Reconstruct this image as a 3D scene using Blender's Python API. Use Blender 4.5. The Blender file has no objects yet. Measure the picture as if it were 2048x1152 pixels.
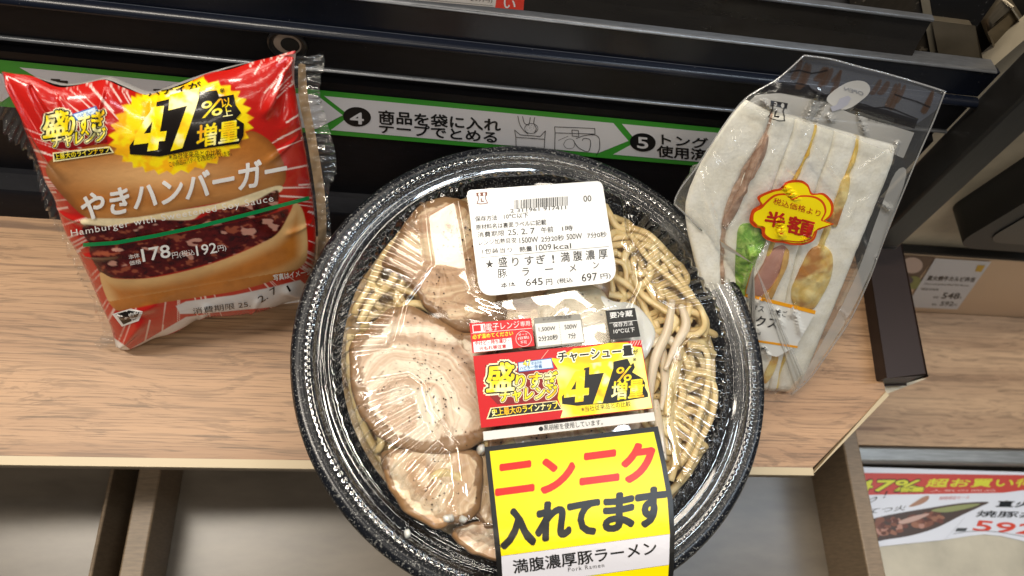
import bpy, math, random
import numpy as np
from mathutils import Vector, Matrix
from mathutils.bvhtree import BVHTree
from mathutils.geometry import tessellate_polygon
from mathutils import noise as mnoise

scn = bpy.context.scene
COL = scn.collection
R_ = math.radians
# ------------------------------------------------------------------ camera
FPX, CX, CY = 1400.0, 1024.0, 576.0            # focal length and centre of the photograph in its own pixels
_X = Vector((8859, 482, FPX)).normalized()     # world axes in camera coordinates (right, down, forward)
_N = Vector((-(482 * 600 + FPX * FPX) / 8859, 600, FPX)).normalized()
_Z = -_N
_Y = _Z.cross(_X)
CAM = Vector((0, 0, 0.39))
right = Vector((_X[0], _Y[0], _Z[0])); down = Vector((_X[1], _Y[1], _Z[1])); fwd = Vector((_X[2], _Y[2], _Z[2]))
cd = bpy.data.cameras.new('camera'); cam = bpy.data.objects.new('camera', cd); COL.objects.link(cam)
cd.sensor_width = 36; cd.lens = FPX / 2048 * 36; cd.clip_start = 0.01; cd.clip_end = 50
M4 = Matrix.Identity(4)
for i_ in range(3):
    M4[i_][0] = right[i_]; M4[i_][1] = -down[i_]; M4[i_][2] = -fwd[i_]; M4[i_][3] = CAM[i_]
cam.matrix_world = M4
scn.camera = cam
cd.dof.use_dof = True; cd.dof.focus_distance = 0.335; cd.dof.aperture_fstop = 11.0
# ------------------------------------------------------------------ world and lamps
w = bpy.data.worlds.new('World'); scn.world = w; w.use_nodes = True
w.node_tree.nodes['Background'].inputs[0].default_value = (0.9, 0.93, 1.0, 1)
w.node_tree.nodes['Background'].inputs[1].default_value = 0.085

def area(name, loc, target, sx, sy, power, col, spread=180):
    l = bpy.data.lights.new(name, 'AREA'); l.shape = 'RECTANGLE'; l.size = sx; l.size_y = sy
    l.energy = power; l.color = col; l.spread = R_(spread)
    o = bpy.data.objects.new(name, l); COL.objects.link(o); o.location = loc
    o.rotation_euler = (Vector(target) - Vector(loc)).to_track_quat('-Z', 'Y').to_euler()
    return o
WARM, COOL = (1.0, 0.91, 0.78), (0.78, 0.89, 1.0)
area('ceiling_lamp_key', (-0.72, 0.22, 1.75), (0.0, 0.1, 0), 0.16, 0.9, 24, WARM)
for i_, (x_, y_, sx_, sy_, p_, c_) in enumerate((( -0.35, 0.72, 0.5, 0.16, 4.5, WARM), (0.42, 0.76, 0.45, 0.16, 4.0, WARM), (-0.05, 1.14, 1.1, 0.28, 10, WARM), (0.2, 1.75, 1.8, 0.12, 6, WARM), (0.1, -0.55, 1.3, 0.06, 8, WARM), (0.25, -1.5, 1.6, 0.08, 7, WARM),
        (1.15, 0.2, 0.09, 1.2, 12, COOL), (0.62, 0.05, 0.06, 0.5, 2.6, COOL), (-0.40, 0.15, 0.05, 0.5, 2.2, WARM), (-1.6, 0.6, 0.08, 1.4, 5, WARM))):
    area('ceiling_tube', (x_, y_, 1.72), (x_ * 0.3, 0.1 + (y_ - 0.1) * 0.3, 0), sx_, sy_, p_ * 0.8, c_)
vs = scn.view_settings
vs.view_transform = 'Standard'; vs.look = 'None'; vs.exposure = 0; vs.gamma = 1; vs.use_curve_mapping = False
cy = scn.cycles
cy.max_bounces = 10; cy.transparent_max_bounces = 28; cy.glossy_bounces = 4; cy.transmission_bounces = 6
cy.caustics_reflective = False; cy.caustics_refractive = False
cy.sample_clamp_indirect = 6
try:
    cy.use_denoising = True; cy.denoiser = 'OPENIMAGEDENOISE'; cy.denoising_input_passes = 'RGB_ALBEDO_NORMAL'
except Exception: pass

# ------------------------------------------------------------------ projection helpers
def ray(px, py):
    return (right * (px - CX) + down * (py - CY) + fwd * FPX).normalized()
def onz(px, py, z=0.0):
    d = ray(px, py); return CAM + d * ((z - CAM.z) / d.z)
def onplane(px, py, p0, n):
    d = ray(px, py); return CAM + d * ((p0 - CAM).dot(n) / d.dot(n))
def proj(p):
    p = p - CAM; z = p.dot(fwd)
    return CX + FPX * p.dot(right) / z, CY + FPX * p.dot(down) / z
LEAN = R_(8.5); YB = 0.2099
PN = Vector((0, -math.cos(LEAN), math.sin(LEAN))); PU = Vector((0, math.sin(LEAN), math.cos(LEAN)))
def PP(x, h, off=0.0):
    return Vector((x, YB, 0)) + PU * h + PN * off
def onpanel(px, py, off=0.0):
    return onplane(px, py, Vector((0, YB, 0)) + PN * off, PN)

# ------------------------------------------------------------------ materials
def s2l(c):
    if isinstance(c, str): c = tuple(int(c[i:i + 2], 16) for i in (0, 2, 4))
    return tuple(((v / 255) / 12.92 if v / 255 <= 0.04045 else ((v / 255 + 0.055) / 1.055) ** 2.4) for v in c)
class NT:
    def __init__(s, name):
        s.m = bpy.data.materials.new(name); s.m.use_nodes = True; s.t = s.m.node_tree
        s.t.nodes.clear(); s.out = s.t.nodes.new('ShaderNodeOutputMaterial')
    def n(s, typ, **kw):
        nd = s.t.nodes.new('ShaderNode' + typ)
        for k, v in kw.items():
            if k.startswith('_'): setattr(nd, k[1:], v)
            else:
                key = int(k[1:]) if k[0] == 'i' and k[1:].isdigit() else k.replace('__', ' ')
                if hasattr(v, 'is_linked') or hasattr(v, 'links'): s.t.links.new(v, nd.inputs[key])
                else: nd.inputs[key].default_value = v
        return nd
    def link(s, a, b): s.t.links.new(a, b)
    def coord(s, scale=(1, 1, 1), which='Object', loc=(0, 0, 0), rot=(0, 0, 0)):
        tc = s.n('TexCoord'); mp = s.n('Mapping'); mp.inputs['Scale'].default_value = scale
        mp.inputs['Location'].default_value = loc; mp.inputs['Rotation'].default_value = rot
        s.link(tc.outputs[which], mp.inputs[0]); return mp.outputs[0]
    def noise(s, vec, scale, detail=4, rough=0.5, dist=0):
        nd = s.n('TexNoise', Scale=scale, Detail=detail, Roughness=rough, Distortion=dist); s.link(vec, nd.inputs['Vector']); return nd.outputs[0]
    def ramp(s, fac, stops, interp='LINEAR'):
        r = s.n('ValToRGB'); e = r.color_ramp.elements; r.color_ramp.interpolation = interp
        while len(e) < len(stops): e.new(0.5)
        for el, (p, c) in zip(e, stops):
            el.position = p; el.color = (*c, 1) if not isinstance(c, (int, float)) else (c, c, c, 1)
        s.link(fac, r.inputs[0]); return r.outputs[0]
    def mix(s, fac, a, b, mode='MIX'):
        m = s.n('MixRGB', _blend_type=mode)
        for k, v in (('Fac', fac), ('Color1', a), ('Color2', b)):
            if hasattr(v, 'links'): s.link(v, m.inputs[k])
            elif isinstance(v, (int, float)): m.inputs[k].default_value = v if k == 'Fac' else (v, v, v, 1)
            else: m.inputs[k].default_value = (*v[:3], 1)
        return m.outputs[0]
    def bump(s, h, strength=0.3, dist=0.001):
        b = s.n('Bump', Strength=strength, Distance=dist); s.link(h, b.inputs['Height']); return b.outputs[0]
    def bsdf(s, color, rough=0.5, normal=None, spec=0.5, coat=0, metal=0, sss=0, sssr=(0.01, 0.005, 0.003)):
        b = s.n('BsdfPrincipled'); I = b.inputs
        for k, v in (('Base Color', color), ('Roughness', rough), ('Metallic', metal), ('Specular IOR Level', spec), ('Coat Weight', coat)):
            if hasattr(v, 'links'): s.link(v, I[k])
            else: I[k].default_value = (*v[:3], 1) if k == 'Base Color' else v
        I['Coat Roughness'].default_value = 0.05
        if sss: I['Subsurface Weight'].default_value = sss; I['Subsurface Radius'].default_value = sssr; I['Subsurface Scale'].default_value = 0.3
        if normal is not None: s.link(normal, I['Normal'])
        s.link(b.outputs[0], s.out.inputs[0]); return b
_ink = {}
def ink(c, rough=0.4, coat=0.0):
    """flat printed colour, from an sRGB hex"""
    k = (c, rough, coat)
    if k not in _ink:
        t = NT('print_' + c); b = t.bsdf(s2l(c), rough, spec=0.35, coat=coat); _ink[k] = t.m
    return _ink[k]
def clear(name, tint=(0.97, 0.97, 0.96), rough=0.04, ior=1.5, gain=1.0, base=0.0, bump=None, milky=0.0, mcol=(0.8, 0.8, 0.8), edge=0.0):
    """thin clear plastic: straight-through transmission plus a fresnel gloss"""
    t = NT(name)
    ge = t.n('NewGeometry'); io = t.n('Math', _operation='MULTIPLY_ADD'); t.link(ge.outputs['Backfacing'], io.inputs[0]); io.inputs[1].default_value = 1 / ior - ior; io.inputs[2].default_value = ior
    fr = t.n('Fresnel'); t.link(io.outputs[0], fr.inputs['IOR']); tr = t.n('BsdfTransparent', Color=(*tint, 1)); gl = t.n('BsdfGlossy', Roughness=rough)
    gl.inputs['Color'].default_value = (1, 1, 1, 1)
    if bump:
        v = t.coord((1, 1, 1)); nz = t.noise(v, bump[0], 3); nn = t.bump(nz, bump[1], bump[2])
        t.link(nn, fr.inputs['Normal']); t.link(nn, gl.inputs['Normal'])
    if edge:                                           # seen edge-on the wall of the plastic is longer and darker
        lw = t.n('LayerWeight', Blend=0.35); cc_ = t.mix(t.ramp(lw.outputs['Facing'], [(0.12, 0.0), (0.75, 1.0)]), tint, tuple(x * (1 - edge) for x in tint)); t.link(cc_, tr.inputs['Color'])
    mul = t.n('Math', _operation='MULTIPLY_ADD'); t.link(fr.outputs[0], mul.inputs[0]); mul.inputs[1].default_value = gain; mul.inputs[2].default_value = base
    mul.use_clamp = True
    src = tr.outputs[0]
    if milky:
        df = t.n('BsdfDiffuse', Color=(*mcol, 1)); m0 = t.n('MixShader', Fac=milky); t.link(src, m0.inputs[1]); t.link(df.outputs[0], m0.inputs[2]); src = m0.outputs[0]
    mx = t.n('MixShader'); t.link(mul.outputs[0], mx.inputs[0]); t.link(src, mx.inputs[1]); t.link(gl.outputs[0], mx.inputs[2])
    t.link(mx.outputs[0], t.out.inputs[0]); return t.m

# ------------------------------------------------------------------ mesh helpers
class MB:
    def __init__(s): s.v = []; s.f = []; s.mi = []; s.mats = []
    def slot(s, m):
        if m is None: return 0
        if m not in s.mats: s.mats.append(m)
        return s.mats.index(m)
    def add(s, verts, faces, mat=None):
        b = len(s.v); s.v += [Vector(v) for v in verts]; k = s.slot(mat)
        for f in faces: s.f.append([i + b for i in f]); s.mi.append(k)
    def box(s, lo, hi, mat=None, M=None):
        (x0, y0, z0), (x1, y1, z1) = lo, hi
        vs_ = [Vector(p) for p in ((x0, y0, z0), (x1, y0, z0), (x1, y1, z0), (x0, y1, z0), (x0, y0, z1), (x1, y0, z1), (x1, y1, z1), (x0, y1, z1))]
        if M: vs_ = [M(v) for v in vs_]
        s.add(vs_, [(3, 2, 1, 0), (4, 5, 6, 7), (0, 1, 5, 4), (1, 2, 6, 5), (2, 3, 7, 6), (3, 0, 4, 7)], mat)
    def prism(s, pts, d, mat=None):
        """polygon (3-D, counter-clockwise seen from outside) pushed along d"""
        n = len(pts); a = [Vector(p) for p in pts]; b = [p + Vector(d) for p in a]
        tri = tessellate_polygon([a])
        s.add(a + b, [tuple(t) for t in tri] + [tuple(i + n for i in reversed(t)) for t in tri] + [(i, (i + 1) % n, (i + 1) % n + n, i + n) for i in range(n)], mat)
    def extrude(s, prof, fn, x0, x1, mat=None, nx=1):
        """open profile swept along x; fn(x, a, b) -> point"""
        n = len(prof); vs_ = []
        for k in range(nx + 1):
            x = x0 + (x1 - x0) * k / nx
            vs_ += [fn(x, *p) for p in prof]
        s.add(vs_, [(k * n + i, (k + 1) * n + i, (k + 1) * n + i + 1, k * n + i + 1) for k in range(nx) for i in range(n - 1)], mat)
    def lathe(s, prof, c, n=128, mat=None, cap=False):
        vs_ = [(c[0] + r * math.cos(2 * math.pi * k / n), c[1] + r * math.sin(2 * math.pi * k / n), c[2] + z) for k in range(n) for r, z in prof]
        m = len(prof)
        fs = [(k * m + i, ((k + 1) % n) * m + i, ((k + 1) % n) * m + i + 1, k * m + i + 1) for k in range(n) for i in range(m - 1)]
        if cap: fs.append([k * m for k in range(n)])
        s.add(vs_, fs, mat)
    def tube(s, pts, r, n=8, mat=None, cap=True, flat=1.0):
        pts = [Vector(p) for p in pts]; vs_ = []
        up = Vector((0, 0, 1))
        for i, p in enumerate(pts):
            t = (pts[min(i + 1, len(pts) - 1)] - pts[max(i - 1, 0)]).normalized()
            a = t.cross(up)
            if a.length < 1e-4: a = t.cross(Vector((1, 0, 0)))
            a.normalize(); b = a.cross(t)
            rr = r(i / (len(pts) - 1)) if callable(r) else r
            vs_ += [p + (a * math.cos(2 * math.pi * k / n) + b * flat * math.sin(2 * math.pi * k / n)) * rr for k in range(n)]
        fs = [(i * n + k, i * n + (k + 1) % n, (i + 1) * n + (k + 1) % n, (i + 1) * n + k) for i in range(len(pts) - 1) for k in range(n)]
        if cap: fs += [list(range(n))[::-1], [len(vs_) - n + k for k in range(n)]]
        s.add(vs_, fs, mat)
    def grid(s, fn, nu, nv, mat=None):
        vs_ = [fn(i / nu, j / nv) for j in range(nv + 1) for i in range(nu + 1)]
        s.add(vs_, [(j * (nu + 1) + i, j * (nu + 1) + i + 1, (j + 1) * (nu + 1) + i + 1, (j + 1) * (nu + 1) + i) for j in range(nv) for i in range(nu)], mat)
    def bvh(s): return BVHTree.FromPolygons([tuple(v) for v in s.v], s.f)
    def build(s, name, mats=None, parent=None, smooth=False, bevel=0, seg=2, origin=None, sub=0):
        me = bpy.data.meshes.new(name)
        o_ = Vector(origin) if origin is not None else (parent.matrix_world.translation.copy() if parent is not None else Vector((0, 0, 0)))
        me.from_pydata([tuple(v - o_) for v in s.v], [], s.f); me.update()
        if mats is not None: s.mats = mats if isinstance(mats, list) else [mats]
        for m in s.mats: me.materials.append(m)
        if len(s.mats) > 1: me.polygons.foreach_set('material_index', s.mi)
        me.polygons.foreach_set('use_smooth', [bool(smooth)] * len(me.polygons))
        o = bpy.data.objects.new(name, me); COL.objects.link(o)
        if parent is not None:
            o.parent = parent; wp = parent.matrix_world.translation
            o.location = o_ - wp
            o.matrix_world = Matrix.Translation(o_)
        else: o.location = o_; o.matrix_world = Matrix.Translation(o_)
        if bevel:
            b = o.modifiers.new('b', 'BEVEL'); b.width = bevel; b.segments = seg; b.limit_method = 'ANGLE'; b.angle_limit = R_(35)
        if sub: q = o.modifiers.new('s', 'SUBSURF'); q.levels = q.render_levels = sub
        if smooth == 'auto' or bevel:
            me.polygons.foreach_set('use_smooth', [True] * len(me.polygons))
            try: me.set_sharp_from_angle(angle=R_(38))
            except Exception: pass
        return o
def tag(o, label=None, cat=None, group=None, kind=None):
    for k, v in (('label', label), ('category', cat), ('group', group), ('kind', kind)):
        if v: o[k] = v
    return o
def thing(name, loc, label, cat, group=None):
    o = bpy.data.objects.new(name, None); COL.objects.link(o); o.location = loc; o.matrix_world = Matrix.Translation(Vector(loc))
    o.empty_display_size = 0.01
    return tag(o, label, cat, group)

# ------------------------------------------------------------------ printing: flat artwork laid on a surface
_glyph = {}
def glyphs(s, bold, space):
    k = (s, bold, space)
    if k not in _glyph:
        c = bpy.data.curves.new('t', 'FONT'); c.body = s; c.offset = bold; c.resolution_u = 3; c.space_character = space
        o = bpy.data.objects.new('t', c); COL.objects.link(o)
        dg = bpy.context.evaluated_depsgraph_get(); ev = o.evaluated_get(dg); me = ev.to_mesh()
        v = np.array([tuple(x.co)[:2] for x in me.vertices]); f = [tuple(p.vertices) for p in me.polygons]
        ev.to_mesh_clear(); bpy.data.objects.remove(o); bpy.data.curves.remove(c)
        if len(v):
            lo, hi = v.min(0), v.max(0); v = (v - lo) / np.maximum(hi - lo, 1e-6)
        _glyph[k] = (v, f)
    return _glyph[k]
class Print:
    """artwork given in the photograph's pixels, laid on the real surface surf(px, py) -> (point, normal)"""
    def __init__(s, surf, base=0.0002, step=0.00012, maxlen=1e9):
        s.surf = surf; s.base = base; s.step = step; s.maxlen = maxlen; s.mb = MB()
    def put(s, pts, faces, mat, lvl):
        out = []
        for x, y in pts:
            p, n = s.surf(x, y); out.append(p + n * (s.base + s.step * lvl))
        s.mb.add(out, faces, mat)
    def tris(s, tri, mat, lvl):
        st = list(tri); res = []
        while st:
            t = st.pop(); L = [math.dist(t[i], t[(i + 1) % 3]) for i in range(3)]; i = L.index(max(L))
            if L[i] > s.maxlen:
                a, b, c = t[i], t[(i + 1) % 3], t[(i + 2) % 3]; m = ((a[0] + b[0]) / 2, (a[1] + b[1]) / 2)
                st += [(a, m, c), (m, b, c)]
            else: res.append(t)
        idx = {}; fs = []
        for t in res:
            f = []
            for p in t:
                k = (round(p[0], 3), round(p[1], 3))
                f.append(idx.setdefault(k, len(idx)))
            a, b, c = t
            if (b[0] - a[0]) * (c[1] - a[1]) - (b[1] - a[1]) * (c[0] - a[0]) > 0: f.reverse()
            fs.append(f)
        s.put(list(idx.keys()), fs, mat, lvl)
    def poly(s, pts, mat, lvl=0):
        t = tessellate_polygon([[Vector((x, y, 0)) for x, y in pts]])
        s.tris([tuple(tuple(pts[i]) for i in f) for f in t], mat, lvl)
    def line(s, pts, wd, mat, lvl=1, closed=False):
        n = len(pts)
        for i in range(n if closed else n - 1):
            a, b = pts[i], pts[(i + 1) % n]; L = math.dist(a, b) or 1; dx, dy = (b[0] - a[0]) / L, (b[1] - a[1]) / L
            h = wd / 2; e = h * 0.6 if n > 2 else 0
            a = (a[0] - dx * e, a[1] - dy * e); b = (b[0] + dx * e, b[1] + dy * e)
            s.poly([(a[0] - dy * h, a[1] + dx * h), (b[0] - dy * h, b[1] + dx * h), (b[0] + dy * h, b[1] - dx * h), (a[0] + dy * h, a[1] - dx * h)], mat, lvl + 0.08 * (i % 3))
    def disc(s, c, rx, ry, mat, lvl=1, n=28, rot=0):
        s.poly([(c[0] + rx * math.cos(t) * math.cos(rot) - ry * math.sin(t) * math.sin(rot), c[1] + rx * math.cos(t) * math.sin(rot) + ry * math.sin(t) * math.cos(rot)) for t in (2 * math.pi * k / n for k in range(n))], mat, lvl)
    def ring(s, c, rx, ry, wd, mat, lvl=1, n=28):
        s.line([(c[0] + rx * math.cos(t), c[1] + ry * math.sin(t)) for t in (2 * math.pi * k / n for k in range(n))], wd, mat, lvl, True)
    def text(s, t, a, b, h, mat, lvl=1, bold=0.0, up=None, space=1.0, mirror=False, grow=0):
        """the text's bounding box has its lower edge from a to b and is h high"""
        v, f = glyphs(t, 0.0, space)
        if not len(v): return
        dx, dy = b[0] - a[0], b[1] - a[1]; L = math.hypot(dx, dy)
        if up is None: ux, uy = dy / L * h, -dx / L * h
        else: q = math.hypot(*up); ux, uy = up[0] / q * h, up[1] / q * h
        d = bold * h * 1.15
        if d > 0.05:                                   # a heavier weight: the strokes are inked again, shifted round a small circle
            nsh = 5 if d < 1.0 else 10
            sh = [(d * math.cos(2 * math.pi * k / nsh), d * math.sin(2 * math.pi * k / nsh)) for k in range(nsh)]
            if d > 2.2: sh += [(0.5 * d * math.cos(2 * math.pi * k / 5 + .4), 0.5 * d * math.sin(2 * math.pi * k / 5 + .4)) for k in range(5)]
            if not grow:                               # keep the whole inside its box
                sx, sy = max(0.3, 1 - 2 * d / L), max(0.3, 1 - 2 * d / h)
                a = (a[0] + dx * (1 - sx) / 2 + ux * (1 - sy) / 2, a[1] + dy * (1 - sx) / 2 + uy * (1 - sy) / 2); dx *= sx; dy *= sx; ux *= sy; uy *= sy
        else: sh = [(0, 0)]
        for k, (ox, oy) in enumerate(sh):
            pts = [(a[0] + ox + (1 - p[0] if mirror else p[0]) * dx + p[1] * ux, a[1] + oy + (1 - p[0] if mirror else p[0]) * dy + p[1] * uy) for p in v]
            if s.maxlen < 1e8:
                s.tris([(pts[q_[0]], pts[q_[i]], pts[q_[i + 1]]) for q_ in f for i in range(1, len(q_) - 1)], mat, lvl + 0.03 * k)
            else: s.put(pts, [tuple(reversed(q)) for q in f] if mirror else f, mat, lvl + 0.03 * k)
    def build(s, name, parent=None): return s.mb.build(name, None, parent)
def plane_surf(p0, n):
    p0 = Vector(p0); n = Vector(n).normalized()
    return lambda x, y: (onplane(x, y, p0, n), n)
def mesh_surf(mb, fallback=None):
    bv = mb.bvh()
    def f(x, y):
        d = ray(x, y); h = bv.ray_cast(CAM, d)
        if h[0] is None:
            p = fallback(x, y) if fallback else None
            if p is not None: return p
            q = bv.find_nearest(CAM + d * 0.34); n = q[1]
            return q[0], (n if n.dot(d) < 0 else -n)
        n = h[1] if h[1].dot(d) < 0 else -h[1]
        return h[0], n
    return f
def smooth(a, b, x):
    t = min(1, max(0, (x - a) / (b - a))); return t * t * (3 - 2 * t)
# ================================================================== the ledge, the rack behind it, the shelves beside and below
def wood_mat(name, light, dark, grain, rot=0.0, seed=0.0, rough=0.42):
    t = NT(name)
    warp = t.noise(t.coord((0.9, 2.4, 1), loc=(seed, 0, 0)), 7, 2)
    def streak(sx, sy, sc, det, rg, off, amt=0.35):
        v = t.coord((sx, sy, sy), loc=(seed + off, seed * 3, 0), rot=(0, 0, rot)); sca = t.n('VectorMath', _operation='SCALE'); t.link(warp, sca.inputs[0]); sca.inputs['Scale'].default_value = amt * sy / 26
        v2 = t.n('VectorMath', _operation='ADD'); t.link(v, v2.inputs[0]); t.link(sca.outputs[0], v2.inputs[1]); return t.noise(v2.outputs[0], sc, det, rg, 0.2)
    big = streak(0.55, 32, 2.2, 4, 0.55, 0)
    base = t.ramp(big, [(0.30, dark), (0.46, tuple(a * 0.6 + b * 0.4 for a, b in zip(light, dark))), (0.60, light), (0.78, tuple(min(1, a * 1.10) for a in light))])
    mid = streak(1.5, 190, 2.0, 3, 0.6, 2, 1.0); c = t.mix(0.55, base, t.ramp(mid, [(0.38, 0.42), (0.50, 1.0)]), 'MULTIPLY')
    fine = t.noise(t.coord((11, 560, 560), loc=(seed, 0, 0), rot=(0, 0, rot)), 2.2, 3, 0.7)
    c = t.mix(0.7, c, t.ramp(fine, [(0.36, 0.38), (0.46, 1.0)]), 'MULTIPLY')
    c = t.mix(t.ramp(streak(0.6, 80, 1.5, 4, 0.55, 4, 0.8), [(0.29, 0.9), (0.37, 0.0)]), c, grain)
    t.bsdf(c, rough, t.bump(fine, 0.15, 0.0004), spec=0.4)
    return t.m
M_wood = wood_mat('oak_laminate', (0.44, 0.262, 0.142), (0.31, 0.175, 0.092), (0.145, 0.08, 0.045))
M_wood_far = wood_mat('oak_laminate_far', (0.50, 0.33, 0.20), (0.34, 0.21, 0.125), (0.22, 0.13, 0.08), seed=7)
def simple(name, col, rough, spec=0.5, coat=0, metal=0, nz=None, spots=None):
    t = NT(name); c = col; nrm = None
    if nz:
        q = t.noise(t.coord(nz[1] if len(nz) > 1 else (1, 1, 1)), nz[0], 5, 0.6)
        c = t.mix(t.ramp(q, [(0.35, 0.0), (0.7, 1.0)]), tuple(x * 0.78 for x in col), tuple(min(1, x * 1.15) for x in col)); nrm = t.bump(q, 0.08, 0.0006)
    if spots:
        q = t.noise(t.coord(), spots[0], 2, 0.6); c = t.mix(t.ramp(q, [(spots[1], 0.0), (spots[1] + 0.04, 1.0)]), c, spots[2])
    t.bsdf(c, rough, nrm, spec, coat, metal); return t.m
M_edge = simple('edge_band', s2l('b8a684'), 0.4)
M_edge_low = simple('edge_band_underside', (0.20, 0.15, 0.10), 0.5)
M_black = simple('black_painted_steel', (0.007, 0.007, 0.009), 0.42, 0.22, nz=(60, (2, 8, 8)), spots=(700, 0.74, (0.06, 0.06, 0.065)))
M_blackgloss = simple('black_rail', (0.005, 0.007, 0.014), 0.25, 0.32, spots=(900, 0.73, (0.12, 0.12, 0.13)))
M_lip = simple('grey_rail_edge', (0.14, 0.145, 0.155), 0.30, 0.6, metal=0.6, nz=(120, (1, 8, 8)))  # lighter grey metal for the thin lips along the black rails
M_brown = simple('dark_brown_bar', (0.028, 0.017, 0.014), 0.42, 0.3)
M_tray = simple('tray_floor_board', (0.165, 0.137, 0.105), 0.30, 0.5, nz=(7, (2, 6, 4)))
M_traywall = simple('tray_wall_board', (0.22, 0.155, 0.095), 0.45, nz=(30, (4, 30, 4)))
M_dark = simple('dark_gap', (0.008, 0.007, 0.006), 0.8)
M_beige = simple('beige_steel', s2l('c2b69e'), 0.45, nz=(20,))
M_bronze = simple('bronze_painted_steel', (0.20, 0.165, 0.115), 0.38, 0.5, metal=0.5, nz=(26, (1, 6, 1)))
M_grey = simple('grey_aluminium', (0.30, 0.30, 0.29), 0.35, 0.5, metal=0.5, nz=(40, (1, 12, 12)))

# ---- wooden ledge
c1, c2 = onz(1772, 786), onz(1622, 941)
XL = -0.62; YF = 0.0618; TH = 0.016
bc = onz(1772, 480)
led = thing('wooden_ledge', (0.05, 0.13, -TH), 'oak grained ledge with a pale front edge, carrying the ramen bowl, burger bag and sandwich', 'shelf')
b = MB()
outline = [(XL, YF), (c2.x, YF), (c1.x, c1.y), (c1.x, 0.34), (XL, 0.34)]
b.prism([(x, y, -TH) for x, y in outline][::-1], (0, 0, TH))
b.build('board', M_wood, led)
b = MB(); e = 0.0022
b.prism([(XL, YF - 0.0035, -0.0035), (c2.x + 0.001, YF - 0.0035, -0.0035), (c2.x + 0.001, YF + 0.0009, -0.0035), (XL, YF + 0.0009, -0.0035)][::-1], (0, 0, 0.0042))
d = (c1 - c2).normalized(); nn_ = Vector((d.y, -d.x, 0))
q = [c2 + Vector((0.0008, -0.0015, 0)), c2 + nn_ * 0.0020, c1 + nn_ * 0.0020 + d * 0.0, c1 - nn_ * 0.0008]
b.prism([(p.x, p.y, -0.0035) for p in q][::-1], (0, 0, 0.0044))
b.build('edge_band', M_edge, led, bevel=0.0009)
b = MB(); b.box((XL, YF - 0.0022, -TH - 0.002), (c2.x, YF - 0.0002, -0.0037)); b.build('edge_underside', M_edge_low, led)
# ---- dark brown end bar on the ledge's right end
a0, a1 = onz(1735, 480, 0.012), onz(1777, 753, 0.012); b1, b0 = onz(1853, 751, 0.012), onz(1798, 480, 0.012)
bar = thing('end_bar', (a1.x, a1.y, 0), 'dark brown square bar along the right end of the wooden ledge', 'shelf bar')
ext = (a0 - a1) * 0.35
b = MB(); b.prism([p - Vector((0, 0, 0.02)) for p in (a1, b1, b0 + ext, a0 + ext)][::-1], (0, 0, 0.02)); b.build('bar', M_brown, bar, bevel=0.0012)
b = MB(); zz = -0.012
b.prism([onz(*p, zz) for p in ((1700, 800), (1778, 758), (1853, 757), (1745, 799), (1690, 850))][::-1], (0, 0, -0.004)); b.build('end_plate', M_beige, bar)
# ---- black rack panel behind
rack = thing('black_rack', (0, YB, 0), 'black steel rack front with long horizontal rails behind the wooden ledge', 'rack')
def arc(h0, h1, o0, rad, n=6):
    return [((h0 + h1) / 2 - (h1 - h0) / 2 * math.cos(math.pi * k / n), o0 + rad * math.sin(math.pi * k / n)) for k in range(n + 1)]
prof = [(-0.03, 0.014), (0.019, 0.014), (0.021, 0.0125), (0.022, 0.002), (0.024, 0.0), (0.1075, 0.0), (0.1085, -0.004), (0.1155, -0.004)]
XR = 0.2885; XT = 0.2389; X0 = -0.62
fn = lambda x, h, o: PP(x, h, o)
b = MB(); b.extrude(prof, fn, X0, XR); b.build('panel', M_black, rack, smooth='auto')
b = MB(); b.extrude([(0.1155, -0.006)] + arc(0.1157, 0.1178, 0.0008, 0.0022) + [(0.1178, -0.006)], fn, X0, XR); b.build('grey_lip', M_lip, rack, smooth='auto')
b = MB(); b.extrude([(0.1179, -0.004), (0.118, 0.0012), (0.1357, 0.0012), (0.1357, -0.003)], fn, X0, XR); b.build('upper_face', M_black, rack)
b = MB(); b.extrude(arc(0.1358, 0.1412, 0.0010, 0.0045, 10), fn, X0, XR); b.build('round_rail', M_blackgloss, rack, smooth=True)
b = MB(); b.extrude([(0.1413, -0.003), (0.1413, 0.0008), (0.1572, 0.0008), (0.1572, -0.003)], fn, X0, XR); b.build('header_face', M_blackgloss, rack)
b = MB(); b.extrude([(0.1573, -0.006)] + arc(0.1573, 0.1592, 0.001, 0.0022) + [(0.1592, -0.006)], fn, X0, XR - 0.004); b.build('grey_lip', M_lip, rack, smooth='auto')
b = MB()
for x0, x1 in ((X0, XT),):
    b.extrude([(0.1593, -0.008), (0.1593, -0.0015), (0.166, -0.004), (0.1755, -0.006)], fn, x0, x1)
b.build('price_rail', simple('glossy_dark_rail', (0.016, 0.014, 0.012), 0.12, 0.42, metal=0.0, nz=(18, (1, 5, 5))), rack)
b = MB(); b.extrude([(0.1756, -0.008)] + arc(0.1757, 0.1775, -0.006, 0.0012) + [(0.1775, -0.0085)], fn, X0, XT); b.build('grey_lip', M_lip, rack, smooth='auto')
b = MB(); b.extrude([(0.172, -0.009), (0.172, -0.16)], fn, X0, XT - 0.002); b.build('top_shelf', simple('top_shelf_black', (0.012, 0.012, 0.013), 0.5), rack)
for yy, x0, x1, hh in ((0.020, 0.10, 0.225, 0.176), (0.036, 0.02, 0.20, 0.178)):
    b = MB(); b.extrude([(0.172, -yy), (hh, -yy - 0.001), (hh, -yy - 0.006), (0.172, -yy - 0.007)], fn, x0, x1); b.build('shelf_rail', M_blackgloss, rack)
gc = onpanel(575, 88, 0.0013)
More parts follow.
